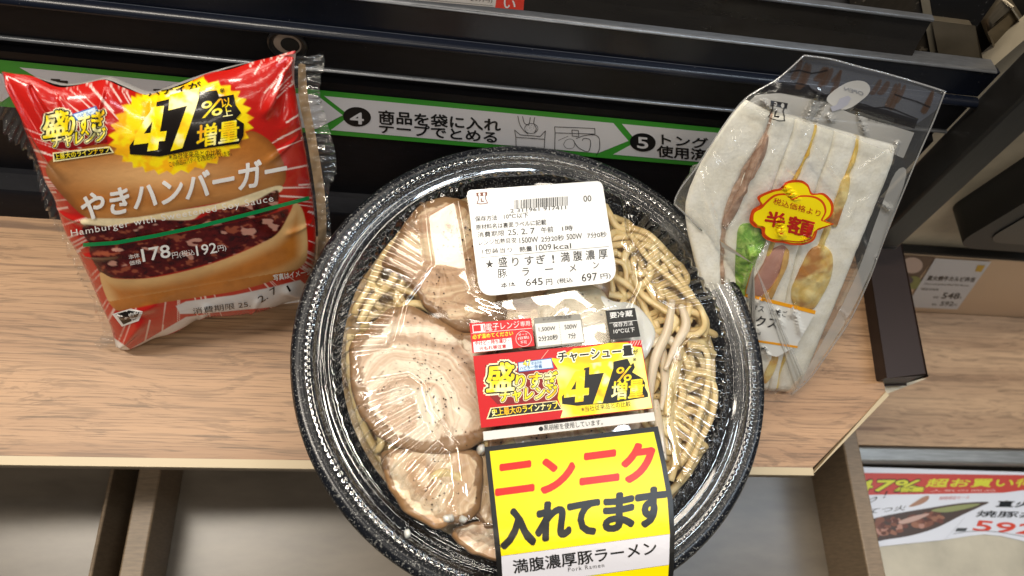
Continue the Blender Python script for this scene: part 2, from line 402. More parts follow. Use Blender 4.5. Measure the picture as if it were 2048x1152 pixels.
def ringpt(rad, k, n, off): t = 2 * math.pi * k / n; return gc + Vector((1, 0, 0)) * (rad * 1.0 * math.cos(t)) + PU * (rad * 0.93 * math.sin(t)) + PN * off
b = MB(); n = 40; pr = [(0.0088, 0.0), (0.0088, 0.0010), (0.0080, 0.0016), (0.0068, 0.0012), (0.0060, -0.0002)]
b.add([ringpt(r, k, n, o) for k in range(n) for r, o in pr], [(k * 5 + i, ((k + 1) % n) * 5 + i, ((k + 1) % n) * 5 + i + 1, k * 5 + i + 1) for k in range(n) for i in range(4)])
gr = b.build('grommet', simple('grommet_black', (0.010, 0.010, 0.011), 0.3), rack, smooth='auto')
b = MB(); b.add([ringpt(0.0061, k, n, 0.00015) for k in range(n)], [list(range(n))]); b.build('hole_back', simple('grommet_inner', (0.34, 0.27, 0.22), 0.5), rack)
b = MB(); b.add([ringpt(0.0042, k, n, 0.0004) + Vector((0.0012, 0, 0)) for k in range(n)], [list(range(n))]); b.build('hole', M_dark, rack)
# end blocks of the rack, top right
def plate(name, parent, pts, off, depth, mat, bev=0.0008):
    b = MB(); q_ = [onpanel(x, y, off) for x, y in pts]; b.prism(q_, PN * -depth, mat); return b.build(name, mat, parent, bevel=bev)
M_dusty = simple('dusty_brown_plate', (0.070, 0.058, 0.044), 0.34, 0.5, metal=0.4, nz=(24, (9, 1, 1)), spots=(240, 0.62, (0.24, 0.20, 0.15)))
blk = thing('bracket_block', onpanel(1905, 100, -0.02), 'dusty bronze bracket plates at the right end of the black rack', 'bracket')
plate('side_plate', blk, [(1700, -30), (1836, -30), (1862, 118), (1712, 100)], -0.016, 0.004, M_dusty)
plate('edge_strip', blk, [(1837, -30), (1853, -30), (1880, 118), (1864, 118)], -0.0145, 0.006, simple('pale_bronze_edge', (0.30, 0.26, 0.19), 0.4, 0.5, metal=0.3, nz=(40,)))
plate('block', blk, [(1868, 44), (1947, 54), (1966, 124), (1882, 116)], -0.013, 0.02, M_bronze)
plate('cap', blk, [(1856, -30), (2010, -30), (1952, 52), (1866, 41)], -0.018, 0.02, simple('dusty_black', (0.008, 0.008, 0.009), 0.5, 0.3, spots=(500, 0.68, (0.10, 0.10, 0.10))))
ang = thing('bronze_panel', onpanel(2020, 80, -0.03), 'worn bronze steel side panel behind the black post at the top right corner', 'side panel')
plate('panel', ang, [(1984, 62), (2020, 14), (2110, 150), (2040, 150), (1998, 124)], -0.026, 0.01, simple('brushed_bronze', (0.24, 0.20, 0.14), 0.32, 0.5, metal=0.5, nz=(60, (1, 9, 1))), 0.002)
plate('backing', ang, [(1950, 58), (2010, -40), (2140, -40), (2140, 260), (2060, 190), (1968, 124)], -0.037, 0.008, simple('backing_black', (0.010, 0.009, 0.008), 0.5))

# ---- black post at the right
HP = 0.034
post = thing('black_post', PP(0.31, 0, 0.02), 'black square steel post slanting up at the right end of the ledge', 'post')
b = MB(); b.box((0.290, 0.0, HP), (0.310, 0.0205, 0.30), None, lambda p: PP(p.x, p.z, p.y)); b.build('tube', simple('post_black', (0.013, 0.012, 0.011), 0.38, 0.5, nz=(40, (9, 1, 2))), post, bevel=0.0018, seg=3)
b = MB(); b.box((0.2885, 0.0025, HP - 0.004), (0.3115, 0.019, HP - 0.0003), None, lambda p: PP(p.x, p.z, p.y)); b.build('foot_cap', simple('slate_black', (0.014, 0.017, 0.021), 0.4, nz=(40,)), post, bevel=0.001)
b = MB(); b.box((0.3103, 0.006, 0.062), (0.3165, 0.013, 0.070), None, lambda p: PP(p.x, p.z, p.y)); b.build('clip', M_black, post, bevel=0.002)

# ---- the lower shelf to the right
ZR = -0.17
def far(px, py, z=ZR): return onz(px, py, z)
fb, ff = far(1900, 628).y, far(1900, 893).y
fs_ = thing('neighbouring_shelf', (0.55, fb, ZR), 'lower oak grained shelf to the right with a grey front rail', 'shelf')
b = MB(); b.box((0.30, ff, ZR - 0.014), (1.1, fb, ZR)); b.build('board', M_wood_far, fs_)
b = MB(); b.box((0.30, ff - 0.014, ZR - 0.02), (1.1, ff - 0.0005, ZR - 0.004)); b.build('front_rail', M_grey, fs_, bevel=0.002)
b = MB(); b.box((0.30, ff - 0.05, ZR - 0.05), (1.1, ff - 0.016, ZR - 0.035)); b.build('lower_rail', M_beige, fs_, bevel=0.002)
def onback(px, py, off=0.0): return onplane(px, py, Vector((0, fb - off, 0)), Vector((0, -1, 0)))
zt = onback(1950, 518).z
b = MB(); b.box((0.30, fb + 0.0006, ZR - 0.02), (1.1, fb + 0.006, zt)); b.build('price_rail', simple('pale_price_rail', s2l('c8ad90'), 0.3, coat=0.3), fs_, bevel=0.001)
b = MB(); b.box((0.30, fb + 0.0005, zt + 0.0006), (1.1, fb + 0.007, zt + 0.004)); b.build('rail_dark_strip', M_dark, fs_)  # thin dark strip just above the price rail
b = MB(); b.box((0.30, fb + 0.008, zt), (1.1, fb + 0.02, zt + 0.35)); b.build('back_panel', M_beige, fs_)
kn = onback(2100, 385, 0.01)
bn = thing('black_holder', kn, 'black rounded holder against the beige panel at the right edge', 'holder')
b = MB()
pts = []
for cx_, cz_, a0_ in ((1, 1, 0), (-1, 1, 90), (-1, -1, 180), (1, -1, 270)):
    pts += [(kn.x + 0.05 + cx_ * (0.055) + 0.018 * math.cos(R_(a0_ + k * 15)), kn.z + cz_ * 0.045 + 0.018 * math.sin(R_(a0_ + k * 15))) for k in range(7)]
b.prism([(x, fb - 0.02, z) for x, z in pts], (0, 0.028, 0)); b.build('body', simple('soft_black', (0.012, 0.012, 0.012), 0.5), bn, bevel=0.004)
b = MB(); b.prism([(kn.x + 0.05 + (x - kn.x - 0.05) * 0.8, fb - 0.021, kn.z + (z - kn.z) * 0.8) for x, z in pts], (0, 0.0008, 0)); b.build('face', simple('holder_face', (0.02, 0.02, 0.02), 0.35), bn)

# ---- trays below the front edge
ZT = -0.16; ZW = -0.11
def tray(name, x0, x1, label, y0=-0.22, y1=0.13, zf=ZT, zw=ZW, th=0.006, fm=None):
    t = thing(name, ((x0 + x1) / 2, y0, zf - 0.006), label, 'tray', 'wooden trays below the ledge')
    b = MB(); b.box((x0, y0, zf - 0.006), (x1, y1, zf)); b.build('floor_board', fm or M_tray, t)
    for a, c in ((x0 - th, x0 - 0.0002), (x1 + 0.0002, x1 + th)):
        b = MB(); b.box((a, y0, zf - 0.006), (c, y1, zw)); b.build('side_wall', M_traywall, t, bevel=0.0012)
    b = MB(); b.box((x0 - th, y1 + 0.0002, zf - 0.006), (x1 + th, y1 + th, zw)); b.build('end_wall', M_traywall, t)
    return t
xl = onz(198, 1040, ZW).x; xa, xb = onz(258, 1040, ZW).x, onz(305, 1040, ZW).x
tray('wooden_tray', -0.75, xl, 'pale wooden tray below the left end of the ledge front', th=0.0025)
xr = onz(1737, 1050, ZW).x
tray('wooden_tray', xb, xr - 0.008, 'wide wooden tray below the ledge under the ramen bowl', th=xb - xa)
b = MB(); b.box((-0.8, -0.25, -0.40), (1.3, 0.6, -0.38)); tag(b.build('floor', simple('dark_floor', (0.06, 0.05, 0.04), 0.6)), kind='structure')  # plain dark brown floor below the trays
# plastic corner clips on the tray rims
# ---- pale cabinet and poster to the right
cab = thing('pale_cabinet', (xr + 0.02, 0, -0.35), 'pale grey cabinet front below the shelf at lower right', 'cabinet')
ZC = -0.19
b = MB(); b.box((xr + 0.003, -0.25, -0.36), (1.2, ff - 0.02, ZC)); b.build('body', simple('pale_cabinet_paint', s2l('b9b2a0'), 0.42, nz=(14,)), cab, bevel=0.002)
# ================================================================== the ramen bowl
rng = random.Random(4)
BX, BY, ZRIM = 0.0669, 0.1050, 0.078
ramen = thing('ramen_bowl', (BX, BY, 0), 'round black bowl of pork ramen under a clear lid with a yellow garlic label', 'ramen')
BO = (BX, BY, 0)
t = NT('speckled_black_plastic')
v = t.coord()
sp = t.noise(v, 1100, 2, 0.6); sp2 = t.noise(v, 620, 3, 0.65)
mk_ = t.ramp(sp2, [(0.60, 0.0), (0.68, 1.0)]); mk1 = t.ramp(sp, [(0.62, 0.0), (0.72, 0.9)])
mm = t.n('Math', _operation='MAXIMUM'); m2_ = t.n('Math', _operation='MULTIPLY'); t.link(mk_, m2_.inputs[0]); m2_.inputs[1].default_value = 0.45
t.link(mk1, mm.inputs[0]); t.link(m2_.outputs[0], mm.inputs[1])
c = t.mix(mm.outputs[0], (0.007, 0.008, 0.011), (0.40, 0.39, 0.36))
t.bsdf(c, 0.25, None, spec=0.35)
M_bowl = t.m
b = MB()
b.lathe([(0.0, 0.0005), (0.064, 0.0005), (0.067, 0.003), (0.074, 0.012), (0.088, 0.040), (0.098, 0.060), (0.1035, 0.064), (0.109, 0.0655), (0.1135, 0.0675), (0.1150, 0.0715), (0.1150, 0.0755), (0.1138, 0.0778), (0.1115, 0.0788), (0.1090, 0.0782),
         (0.1065, 0.0758), (0.1020, 0.0742), (0.0985, 0.0725), (0.0950, 0.0655), (0.0915, 0.057), (0.086, 0.044), (0.078, 0.036), (0.0, 0.035)], BO, 160)
b.build('bowl', M_bowl, ramen, smooth=True)

ZF = 0.086                                                       # level of the food
def food(px, py, z=ZF): return onz(px, py, z)
def cat(pts, per=8, closed=True):
    out = []; n = len(pts)
    for i in range(n if closed else n - 1):
        P = [np.array(pts[(i + k) % n] if closed else pts[min(max(i + k, 0), n - 1)], float) for k in (-1, 0, 1, 2)]
        for k in range(per):
            u = k / per
            out.append(tuple(0.5 * ((2 * P[1]) + (P[2] - P[0]) * u + (2 * P[0] - 5 * P[1] + 4 * P[2] - P[3]) * u * u + (3 * P[1] - P[0] - 3 * P[2] + P[3]) * u ** 3)))
    if not closed: out.append(tuple(np.array(pts[-1], float)))
    return out
# broth and topping bed
def bed(u, v_):
    a = 2 * math.pi * u; r = 0.0930 * v_
    z = 0.0705 + 0.006 * mnoise.noise(Vector((r * math.cos(a) * 55, r * math.sin(a) * 55, 3))) - 0.004 * v_ ** 4
    return (BX + r * math.cos(a), BY + r * math.sin(a), z)
b = MB(); b.grid(bed, 96, 30)
t = NT('dark_broth'); q = t.noise(t.coord(), 90, 4, 0.6)
t.bsdf(t.ramp(q, [(0.32, (0.05, 0.032, 0.018)), (0.46, (0.32, 0.21, 0.10)), (0.66, (0.52, 0.39, 0.20))]), 0.2, t.bump(q, 0.4, 0.002), coat=0.3)
b.build('broth', t.m, ramen, smooth=True)
# noodles
t = NT('noodle'); q = t.noise(t.coord(), 70, 3); 
t.bsdf(t.ramp(q, [(0.3, (0.58, 0.40, 0.16)), (0.55, (0.78, 0.60, 0.30)), (0.8, (0.88, 0.74, 0.46))]), 0.25, None, coat=0.3, sss=0.15)
M_noodle = t.m
nb = MB()
def noodle(pts, r=0.0017, mb=None):
    c_ = cat(pts, 7, False); (mb or nb).tube([clampr(q_) for q_ in c_], r, 8, flat=0.7)
def clampr(q_):
    dx, dy = q_[0] - BX, q_[1] - BY; L = math.hypot(dx, dy); k = min(1.0, (0.0905 if dx > 0.02 else 0.089) / max(L, 1e-6)); return (BX + dx * k, BY + dy * k, q_[2] - max(0, L - 0.081) * 0.7)
trace = [([(1262, 470), (1300, 520), (1345, 560), (1375, 590), (1405, 615), (1412, 645), (1395, 668), (1365, 668), (1350, 650)], 0.0875),
         ([(1265, 550), (1285, 590), (1320, 615), (1352, 640), (1335, 670), (1318, 700), (1305, 740)], 0.087),
         ([(1250, 500), (1290, 490), (1330, 520), (1365, 560), (1380, 600), (1372, 640), (1355, 700), (1340, 760), (1335, 830)], 0.084),
         ([(1375, 690), (1410, 700), (1418, 740), (1412, 790), (1395, 840), (1380, 890), (1360, 930)], 0.0855),
         ([(1370, 770), (1390, 748), (1420, 752), (1437, 780), (1430, 830), (1405, 880), (1390, 920), (1365, 960)], 0.086),
         ([(1355, 640), (1362, 700), (1350, 760), (1345, 830), (1352, 900), (1345, 960)], 0.083),
         ([(1300, 600), (1330, 640), (1345, 700), (1330, 770), (1325, 850), (1335, 920)], 0.080),
         ([(1345, 450), (1380, 490), (1410, 540), (1425, 600), (1420, 660)], 0.080), ([(1230, 430), (1290, 440), (1340, 480), (1390, 540)], 0.079),
         ([(1392, 620), (1430, 680), (1440, 760), (1425, 850)], 0.077), ([(1415, 900), (1380, 950), (1340, 990)], 0.079),
         ([(700, 740), (690, 790), (702, 840), (712, 885), (738, 905), (762, 885), (755, 850), (740, 820)], 0.0845),
         ([(690, 760), (720, 800), (735, 860), (770, 930), (800, 980), (830, 1010)], 0.079), ([(735, 905), (760, 960), (800, 1010), (850, 1060)], 0.080),
         ([(700, 620), (730, 580), (760, 530), (800, 480), (840, 440)], 0.082), ([(720, 640), (745, 600), (785, 560), (805, 500), (830, 470)], 0.0845),
         ([(740, 560), (770, 500), (810, 450), (870, 410)], 0.080), ([(700, 660), (690, 700), (700, 760)], 0.080)]
for pts, z in trace:
    noodle([tuple(food(x, y, z + 0.0012 * math.sin(i * 1.7 + z * 900))) for i, (x, y) in enumerate(pts)], 0.0018 + rng.uniform(-0.0002, 0.0003))
for k in range(380):
    a = rng.uniform(-1.15, 1.3) if k % 3 else rng.uniform(1.8, 4.4)
    r = rng.uniform(0.030, 0.091); c0 = np.array([BX + r * math.cos(a), BY + r * math.sin(a)]); z = rng.uniform(0.070, 0.0835)
    dirn = rng.uniform(0, 2 * math.pi); curl = rng.choice((-1, 1)) * rng.uniform(20, 130); pts = []; p = c0.copy()
    for i in range(7):
        rr = math.hypot(p[0] - BX, p[1] - BY)
        if rr > 0.092: break
        pts.append((p[0], p[1], z + 0.002 * math.sin(i + k)))
        p = p + 0.007 * np.array([math.cos(dirn), math.sin(dirn)]); dirn += curl * 0.007 + rng.uniform(-0.45, 0.45)
    if len(pts) > 3: noodle(pts, rng.uniform(0.0015, 0.0021))
tag(nb.build('noodles', M_noodle, ramen, smooth=True), kind='stuff')
# pale bean sprouts / onion strips
ob = MB()
for pts, z in [([(1345, 600), (1335, 660), (1310, 720), (1300, 790), (1305, 850)], 0.0885), ([(1362, 610), (1372, 650), (1352, 690), (1330, 740)], 0.0885), ([(1300, 690), (1340, 680), (1360, 720)], 0.087), ([(1310, 800), (1318, 860), (1330, 920)], 0.086), ([(1285, 650), (1320, 690), (1330, 760), (1322, 820)], 0.0845)]:
    noodle([tuple(food(x, y, z)) for x, y in pts], lambda u: 0.0022 * (0.55 + 0.6 * math.sin(math.pi * min(1, u + 0.1))), ob)
t = NT('bean_sprout'); t.bsdf((0.70, 0.58, 0.42), 0.18, coat=0.4, sss=0.3); ob.build('bean_sprouts', t.m, ramen, smooth=True)['kind'] = 'stuff'
# pork slices
def slice_mat(name, lean, fat, brown, freq, centre, swirl, seed):
    t = NT(name); v = t.coord((1, 1, 1), loc=tuple(-x for x in centre))
    wob = t.noise(t.coord((1, 1, 1), loc=(seed, seed * 2, 0)), 42, 3, 0.5); wv = t.n('VectorMath', _operation='SCALE'); t.link(wob, wv.inputs[0]); wv.inputs['Scale'].default_value = 0.022
    w2 = t.n('VectorMath', _operation='ADD'); t.link(v, w2.inputs[0]); nd = [x for x in t.t.nodes if x.bl_idname == 'ShaderNodeTexNoise'][-1]; t.link(nd.outputs['Color'], wv.inputs[0]); t.link(wv.outputs[0], w2.inputs[1])
    sx = t.n('SeparateXYZ'); t.link(w2.outputs[0], sx.inputs[0])
    at2 = t.n('Math', _operation='ARCTAN2'); t.link(sx.outputs[1], at2.inputs[0]); t.link(sx.outputs[0], at2.inputs[1])
    ln = t.n('VectorMath', _operation='LENGTH'); cx_ = t.n('CombineXYZ'); t.link(sx.outputs[0], cx_.inputs[0]); t.link(sx.outputs[1], cx_.inputs[1]); t.link(cx_.outputs[0], ln.inputs[0])
    rr = t.n('Math', _operation='MULTIPLY_ADD'); t.link(at2.outputs[0], rr.inputs[0]); rr.inputs[1].default_value = swirl; t.link(ln.outputs['Value'], rr.inputs[2])
    c3 = t.n('CombineXYZ'); m1 = t.n('Math', _operation='MULTIPLY'); t.link(rr.outputs[0], m1.inputs[0]); m1.inputs[1].default_value = freq; m2 = t.n('Math', _operation='MULTIPLY'); t.link(ln.outputs['Value'], m2.inputs[0]); m2.inputs[1].default_value = 10
    t.link(m1.outputs[0], c3.inputs[0]); c3.inputs[1].default_value = seed * 3.1; t.link(m2.outputs[0], c3.inputs[2])
    stk = t.noise(c3.outputs[0], 1.0, 5, 0.62, 0.6)
    n1 = t.noise(v, 42, 4, 0.6, 0.6); n2 = t.noise(v, 420, 4, 0.7); n3 = t.noise(t.coord((1, 1, 1), loc=(seed, 1, 0)), 75, 4, 0.6, 1.5)
    if swirl:
        bi = t.ramp(ln.outputs['Value'], [(0.0, 0.0), (0.33, 0.0), (0.45, 1.0), (0.66, 0.8), (0.85, 0.15)]); lnm = t.n('Math', _operation='MULTIPLY'); t.link(ln.outputs['Value'], lnm.inputs[0]); lnm.inputs[1].default_value = 26.0
        rnode = bi.node; t.link(lnm.outputs[0], rnode.inputs[0]); ma = t.n('Math', _operation='MULTIPLY_ADD'); t.link(bi, ma.inputs[0]); ma.inputs[1].default_value = 0.16; t.link(stk, ma.inputs[2]); mb_ = t.n('Math', _operation='SUBTRACT'); t.link(ma.outputs[0], mb_.inputs[0]); mb_.inputs[1].default_value = 0.05; stk = mb_.outputs[0]
    c = t.ramp(stk, [(0.26, tuple(x * 0.62 for x in lean)), (0.42, lean), (0.49, tuple(a * 0.7 + b * 0.3 for a, b in zip(lean, fat))), (0.56, fat), (0.64, fat), (0.70, tuple(a * 0.6 + b * 0.4 for a, b in zip(lean, fat)))])
    c = t.mix(t.ramp(n1, [(0.46, 0.0), (0.68, 0.45)]), c, tuple(a * 0.75 + b * 0.25 for a, b in zip(lean, fat)))
    c = t.mix(t.ramp(n3, [(0.60, 0.0), (0.70, 0.75)]), c, brown)
    at = t.n('Attribute', _attribute_name='edge')
    ad = t.n('Math', _operation='MULTIPLY_ADD'); t.link(n3, ad.inputs[0]); ad.inputs[1].default_value = 0.30; t.link(at.outputs['Fac'], ad.inputs[2])
    c = t.mix(t.ramp(ad.outputs[0], [(0.97, 0.0), (1.12, 0.9)]), c, brown)
    c = t.mix(0.25, c, t.ramp(n2, [(0.32, 0.6), (0.55, 1.0)]), 'MULTIPLY')
    t.bsdf(c, 0.36, t.bump(t.mix(0.4, n1, stk), 0.35, 0.0012), spec=0.45, coat=0.2, sss=0.1)
    return t.m
def pork(pts, z, th, mat, tilt=(0, 0), amp=0.0014, seed=0):
    out = cat([(x + 7 * mnoise.noise(Vector((x * .05, y * .05, seed))), y + 7 * mnoise.noise(Vector((x * .05, y * .05, seed + 5)))) for x, y in cat(pts, 3)], 4); n = len(out); cpx = np.mean(np.array(out), 0)
    C0 = food(cpx[0], cpx[1], z); ring = [food(x, y, z) for x, y in out]
    rad = [(0.0, 0), (0.15, 0), (0.3, 0), (0.45, 0), (0.6, 0), (0.72, 0), (0.82, 0), (0.90, 0.0002), (0.955, 0.0006), (0.985, 0.0014), (1.0, 0.0026), (0.995, 0.004), (0.97, th), (0.6, th), (0.0, th)]
    b = MB(); vs_ = []; ed = []
    for k in range(n):
        for f, dz in rad:
            p = C0.lerp(ring[k], f); d_ = p - C0
            zz = z - dz + d_.x * tilt[0] + d_.y * tilt[1] + amp * (mnoise.noise(Vector((p.x * 120, p.y * 120, seed))) + 0.6 * mnoise.noise(Vector((p.x * 380, p.y * 380, seed))))
            vs_.append((p.x, p.y, zz)); ed.append(f)
    m = len(rad)
    b.add(vs_, [(k * m + i, k * m + i + 1, ((k + 1) % n) * m + i + 1, ((k + 1) % n) * m + i) for k in range(n) for i in range(m - 1)])
    o = b.build('pork_slice', mat, ramen, smooth=True)
    a = o.data.attributes.new('edge', 'FLOAT', 'POINT'); a.data.foreach_set('value', ed)
    bm_flip(o); return o
def bm_flip(o):
    import bmesh
    bm = bmesh.new(); bm.from_mesh(o.data); bmesh.ops.remove_doubles(bm, verts=bm.verts, dist=1e-6); bmesh.ops.recalc_face_normals(bm, faces=bm.faces); bm.to_mesh(o.data); bm.free()
def loc_in(px, py, z): p = food(px, py, z); return (p.x - BX, p.y - BY, p.z)
M_roll = slice_mat('pork_roll', (0.66, 0.44, 0.29), (0.92, 0.80, 0.62), (0.26, 0.13, 0.045), 150, loc_in(868, 775, 0.088), 0.0022, 1)
M_loin = slice_mat('pork_lean', (0.50, 0.29, 0.155), (0.78, 0.60, 0.38), (0.22, 0.11, 0.04), 130, loc_in(880, 300, 0.088), 0.0, 2)
M_end = slice_mat('pork_end', (0.56, 0.34, 0.18), (0.82, 0.65, 0.44), (0.25, 0.13, 0.05), 140, loc_in(900, 900, 0.088), 0.0, 3)
pork([(845, 405), (905, 392), (960, 420), (1005, 520), (1010, 640), (935, 662), (868, 628), (828, 580), (800, 545), (765, 520), (800, 455)], 0.0895, 0.006, M_loin, seed=2)
pork([(1000, 420), (1100, 410), (1200, 450), (1225, 560), (1190, 650), (1080, 690), (990, 660), (985, 520)], 0.0865, 0.006, M_loin, seed=7)
pork([(700, 690), (740, 648), (800, 606), (865, 628), (930, 660), (985, 690), (1010, 780), (985, 860), (940, 896), (870, 908), (790, 890), (735, 850), (702, 780)], 0.0885, 0.007, M_roll, seed=1)
pork([(765, 905), (830, 890), (950, 898), (968, 960), (960, 1020), (905, 1052), (850, 1048), (800, 1010), (772, 960)], 0.0855, 0.006, M_end, seed=3)
pork([(942, 905), (990, 905), (1010, 1000), (985, 1060), (952, 1030), (945, 960)], 0.0835, 0.006, slice_mat('pork_dark', (0.30, 0.17, 0.085), (0.55, 0.38, 0.22), (0.16, 0.085, 0.04), 220, loc_in(900, 960, 0.085), 0.0, 4), seed=5)
pork([(905, 1060), (960, 1040), (1040, 1060), (1080, 1100), (1040, 1125), (960, 1112), (920, 1090)], 0.0825, 0.006, M_roll, seed=6)
pork([(1000, 700), (1150, 690), (1290, 720), (1300, 860), (1250, 980), (1120, 1040), (1000, 1000), (975, 850)], 0.0845, 0.006, M_end, seed=8)
# garlic paste
def blob(name, pts, z, hgt, mat):
    out = cat(pts, 8); n = len(out); cc = np.mean(np.array(out), 0); b = MB(); vs_ = []
    C0 = food(cc[0], cc[1], z)
    for k in range(n):
        R0 = food(*out[k], z)
        for f in (0, .2, .4, .6, .75, .87, .95, 1.0, 1.0):
            p = C0.lerp(R0, f); vs_.append((p.x, p.y, z + hgt * (1 - f ** 4) * (1 + 0.5 * mnoise.noise(Vector((p.x * 170, p.y * 170, 1)))) - (0.003 if f == 1.0 else 0)))
    b.add(vs_, [(k * 9 + i, k * 9 + i + 1, ((k + 1) % n) * 9 + i + 1, ((k + 1) % n) * 9 + i) for k in range(n) for i in range(8)])
    o = b.build(name, mat, ramen, smooth=True); bm_flip(o)
t = NT('garlic_paste'); q = t.noise(t.coord(), 150, 4); t.bsdf(t.ramp(q, [(0.3, (0.50, 0.40, 0.25)), (0.7, (0.66, 0.57, 0.40))]), 0.25, t.bump(q, 0.4, 0.001), coat=0.3, sss=0.2)
blob('garlic_paste', [(1080, 600), (1130, 560), (1200, 575), (1225, 620), (1220, 690), (1150, 715), (1085, 690)], 0.0885, 0.0025, t.m)
t = NT('white_fat'); t.bsdf((0.74, 0.73, 0.68), 0.2, coat=0.3, sss=0.2)
blob('pork_fat', [(1195, 588), (1225, 600), (1265, 605), (1290, 625), (1312, 660), (1306, 695), (1285, 720), (1240, 720), (1222, 680), (1212, 635)], 0.0892, 0.0016, t.m)
for pts in ([(955, 893), (968, 888), (970, 905), (958, 908)], [(886, 1032), (905, 1028), (908, 1042), (890, 1044)], [(922, 1030), (935, 1036), (930, 1046), (918, 1042)], [(808, 1062), (818, 1058), (822, 1070), (812, 1076)]):
    blob('pork_fat', pts, 0.0862, 0.002, t.m)
# pepper
pb = MB()
def speck(x, y, z, s):
    a = rng.uniform(0, 6.28); c_, d_ = math.cos(a) * s, math.sin(a) * s; e_ = rng.uniform(0.5, 1)
    pb.add([(x - c_, y - d_, z), (x + d_ * e_, y - c_ * e_, z), (x + c_, y + d_, z), (x - d_ * e_, y + c_ * e_, z), (x, y, z + s * 0.7)], [(0, 1, 4), (1, 2, 4), (2, 3, 4), (3, 0, 4)])
import itertools
for n_, (x0, x1, y0, y1), z, s0 in ((80, (1085, 1222, 575, 712), 0.0905, 0.0006), (55, (865, 960, 420, 520), 0.0903, 0.00045), (190, (720, 980, 640, 890), 0.0893, 0.00032), (50, (800, 950, 910, 1030), 0.0863, 0.0003), (40, (980, 1300, 860, 900), 0.0855, 0.0004), (40, (830, 930, 520, 640), 0.0901, 0.0003), (30, (1290, 1400, 650, 900), 0.088, 0.0003)):
    for k in range(n_):
        px, py = rng.gauss((x0 + x1) / 2, (x1 - x0) / 4), rng.gauss((y0 + y1) / 2, (y1 - y0) / 4)
        p = food(px, py, z); speck(p.x, p.y, p.z, s0 * rng.uniform(0.5, 1.7))
tag(pb.build('pepper', simple('black_pepper', (0.035, 0.022, 0.012), 0.6), ramen), kind='stuff')

# ---- clear lid
pockets = [[(842, 408), (848, 470), (856, 528), (830, 566), (800, 606), (790, 650), (778, 692), (690, 697), (640, 620), (720, 470)],
           [(690, 778), (815, 758), (836, 775), (850, 826), (880, 868), (908, 900), (924, 1040), (880, 1120), (740, 1010), (690, 870)],
           [(1252, 490), (1290, 548), (1322, 592), (1345, 606), (1426, 592), (1470, 560), (1400, 450), (1320, 400)],
           [(1345, 850), (1348, 770), (1366, 700), (1385, 680), (1470, 682), (1500, 800), (1440, 930), (1368, 958)]]
ZTOP = 0.0948
NA, prof_r = 864, [0.0, 0.008, 0.016, 0.024, 0.032, 0.038] + list(np.arange(0.041, 0.0955, 0.00085)) + [0.0965, 0.0975, 0.0985, 0.0995, 0.1003, 0.1010, 0.1018, 0.1026, 0.1034, 0.1042, 0.1048, 0.1056, 0.1064, 0.1072, 0.1080, 0.1086, 0.1090, 0.1093]
def lidbase(r):
    pr = [(0, ZTOP + 0.0012), (0.05, ZTOP + 0.0008), (0.080, ZTOP), (0.0865, ZTOP - 0.0012), (0.0895, ZTOP - 0.005), (0.0925, ZTOP - 0.013), (0.0945, 0.0785), (0.0965, 0.0775), (0.0985, 0.0775), (0.0995, 0.0783), (0.1005, 0.0783), (0.1015, 0.0775), (0.1036, 0.0775), (0.1044, 0.0799), (0.1065, 0.0806), (0.1085, 0.0804), (0.1091, 0.0796), (0.1093, 0.0782)]
    return float(np.interp(r, [a for a, _ in pr], [b_ for _, b_ in pr]))
pk = [np.array([[*onz(x, y, ZTOP)[:2]] for x, y in P]) for P in pockets]
boss = np.array([[*onz(x, y, ZTOP + 0.003)[:2]] for x, y in [(928, 372), (945, 352), (1215, 338), (1240, 365), (1264, 560), (1240, 612), (1170, 632), (1010, 640), (980, 615), (962, 560)]])
def sdist(P, pts):
    """signed distance to polygon P, positive inside"""
    d = np.full(len(pts), 1e9); ins = np.zeros(len(pts), bool); n = len(P)
    for i in range(n):
        a, c_ = P[i], P[(i + 1) % n]; e_ = c_ - a; w_ = pts - a; tt = np.clip((w_ @ e_) / (e_ @ e_), 0, 1)
        d = np.minimum(d, np.hypot(*(w_ - tt[:, None] * e_).T))
        cond = ((a[1] > pts[:, 1]) != (c_[1] > pts[:, 1])); xi = a[0] + (pts[:, 1] - a[1]) / ((c_[1] - a[1]) or 1e-12) * e_[0]
        ins ^= cond & (pts[:, 0] < xi)
    return np.where(ins, d, -d)
def sstep(a, b_, x): tt = np.clip((x - a) / (b_ - a), 0, 1); return tt * tt * (3 - 2 * tt)
ang_ = np.arange(NA) * 2 * math.pi / NA; rr_ = np.array(prof_r)
A_, Rr = np.meshgrid(ang_, rr_, indexing='ij')
XY = np.stack([BX + Rr * np.cos(A_), BY + Rr * np.sin(A_)], -1).reshape(-1, 2)
Zl = np.array([lidbase(r) for r in rr_])[None, :].repeat(NA, 0).reshape(-1)
Ra, Aa = Rr.reshape(-1), A_.reshape(-1)
for i_, P in enumerate(pk):
    sd = sdist(P, XY); inside = sstep(-0.0002, 0.0016, sd)
    Zl -= 0.0026 * inside * sstep(0.0925, 0.089, Ra)
    groove = np.exp(-((sd + 0.0016) / 0.0006) ** 2); Zl += 0.0012 * groove * (Ra < 0.089)        # raised bead round each pocket
    ribs = 0.5 + 0.5 * np.cos(Aa * 92 + i_)
    Zl += 0.0019 * (ribs ** 3) * sstep(0.0018, 0.0032, sd) * sstep(0.060, 0.067, Ra) * sstep(0.0915, 0.088, Ra)
scal = 0.5 + 0.5 * np.cos(Aa * 92)
wall = sstep(0.0855, 0.0885, Ra) * sstep(0.0962, 0.0940, Ra)
amask = 0.35 + 0.65 * np.clip(sum(np.exp(-(((Aa - a0_ + math.pi) % (2 * math.pi) - math.pi) / w_) ** 2) for a0_, w_ in ((0.55, 0.6), (1.5, 0.7), (2.6, 0.5), (3.8, 0.55), (5.9, 0.4))), 0, 1)
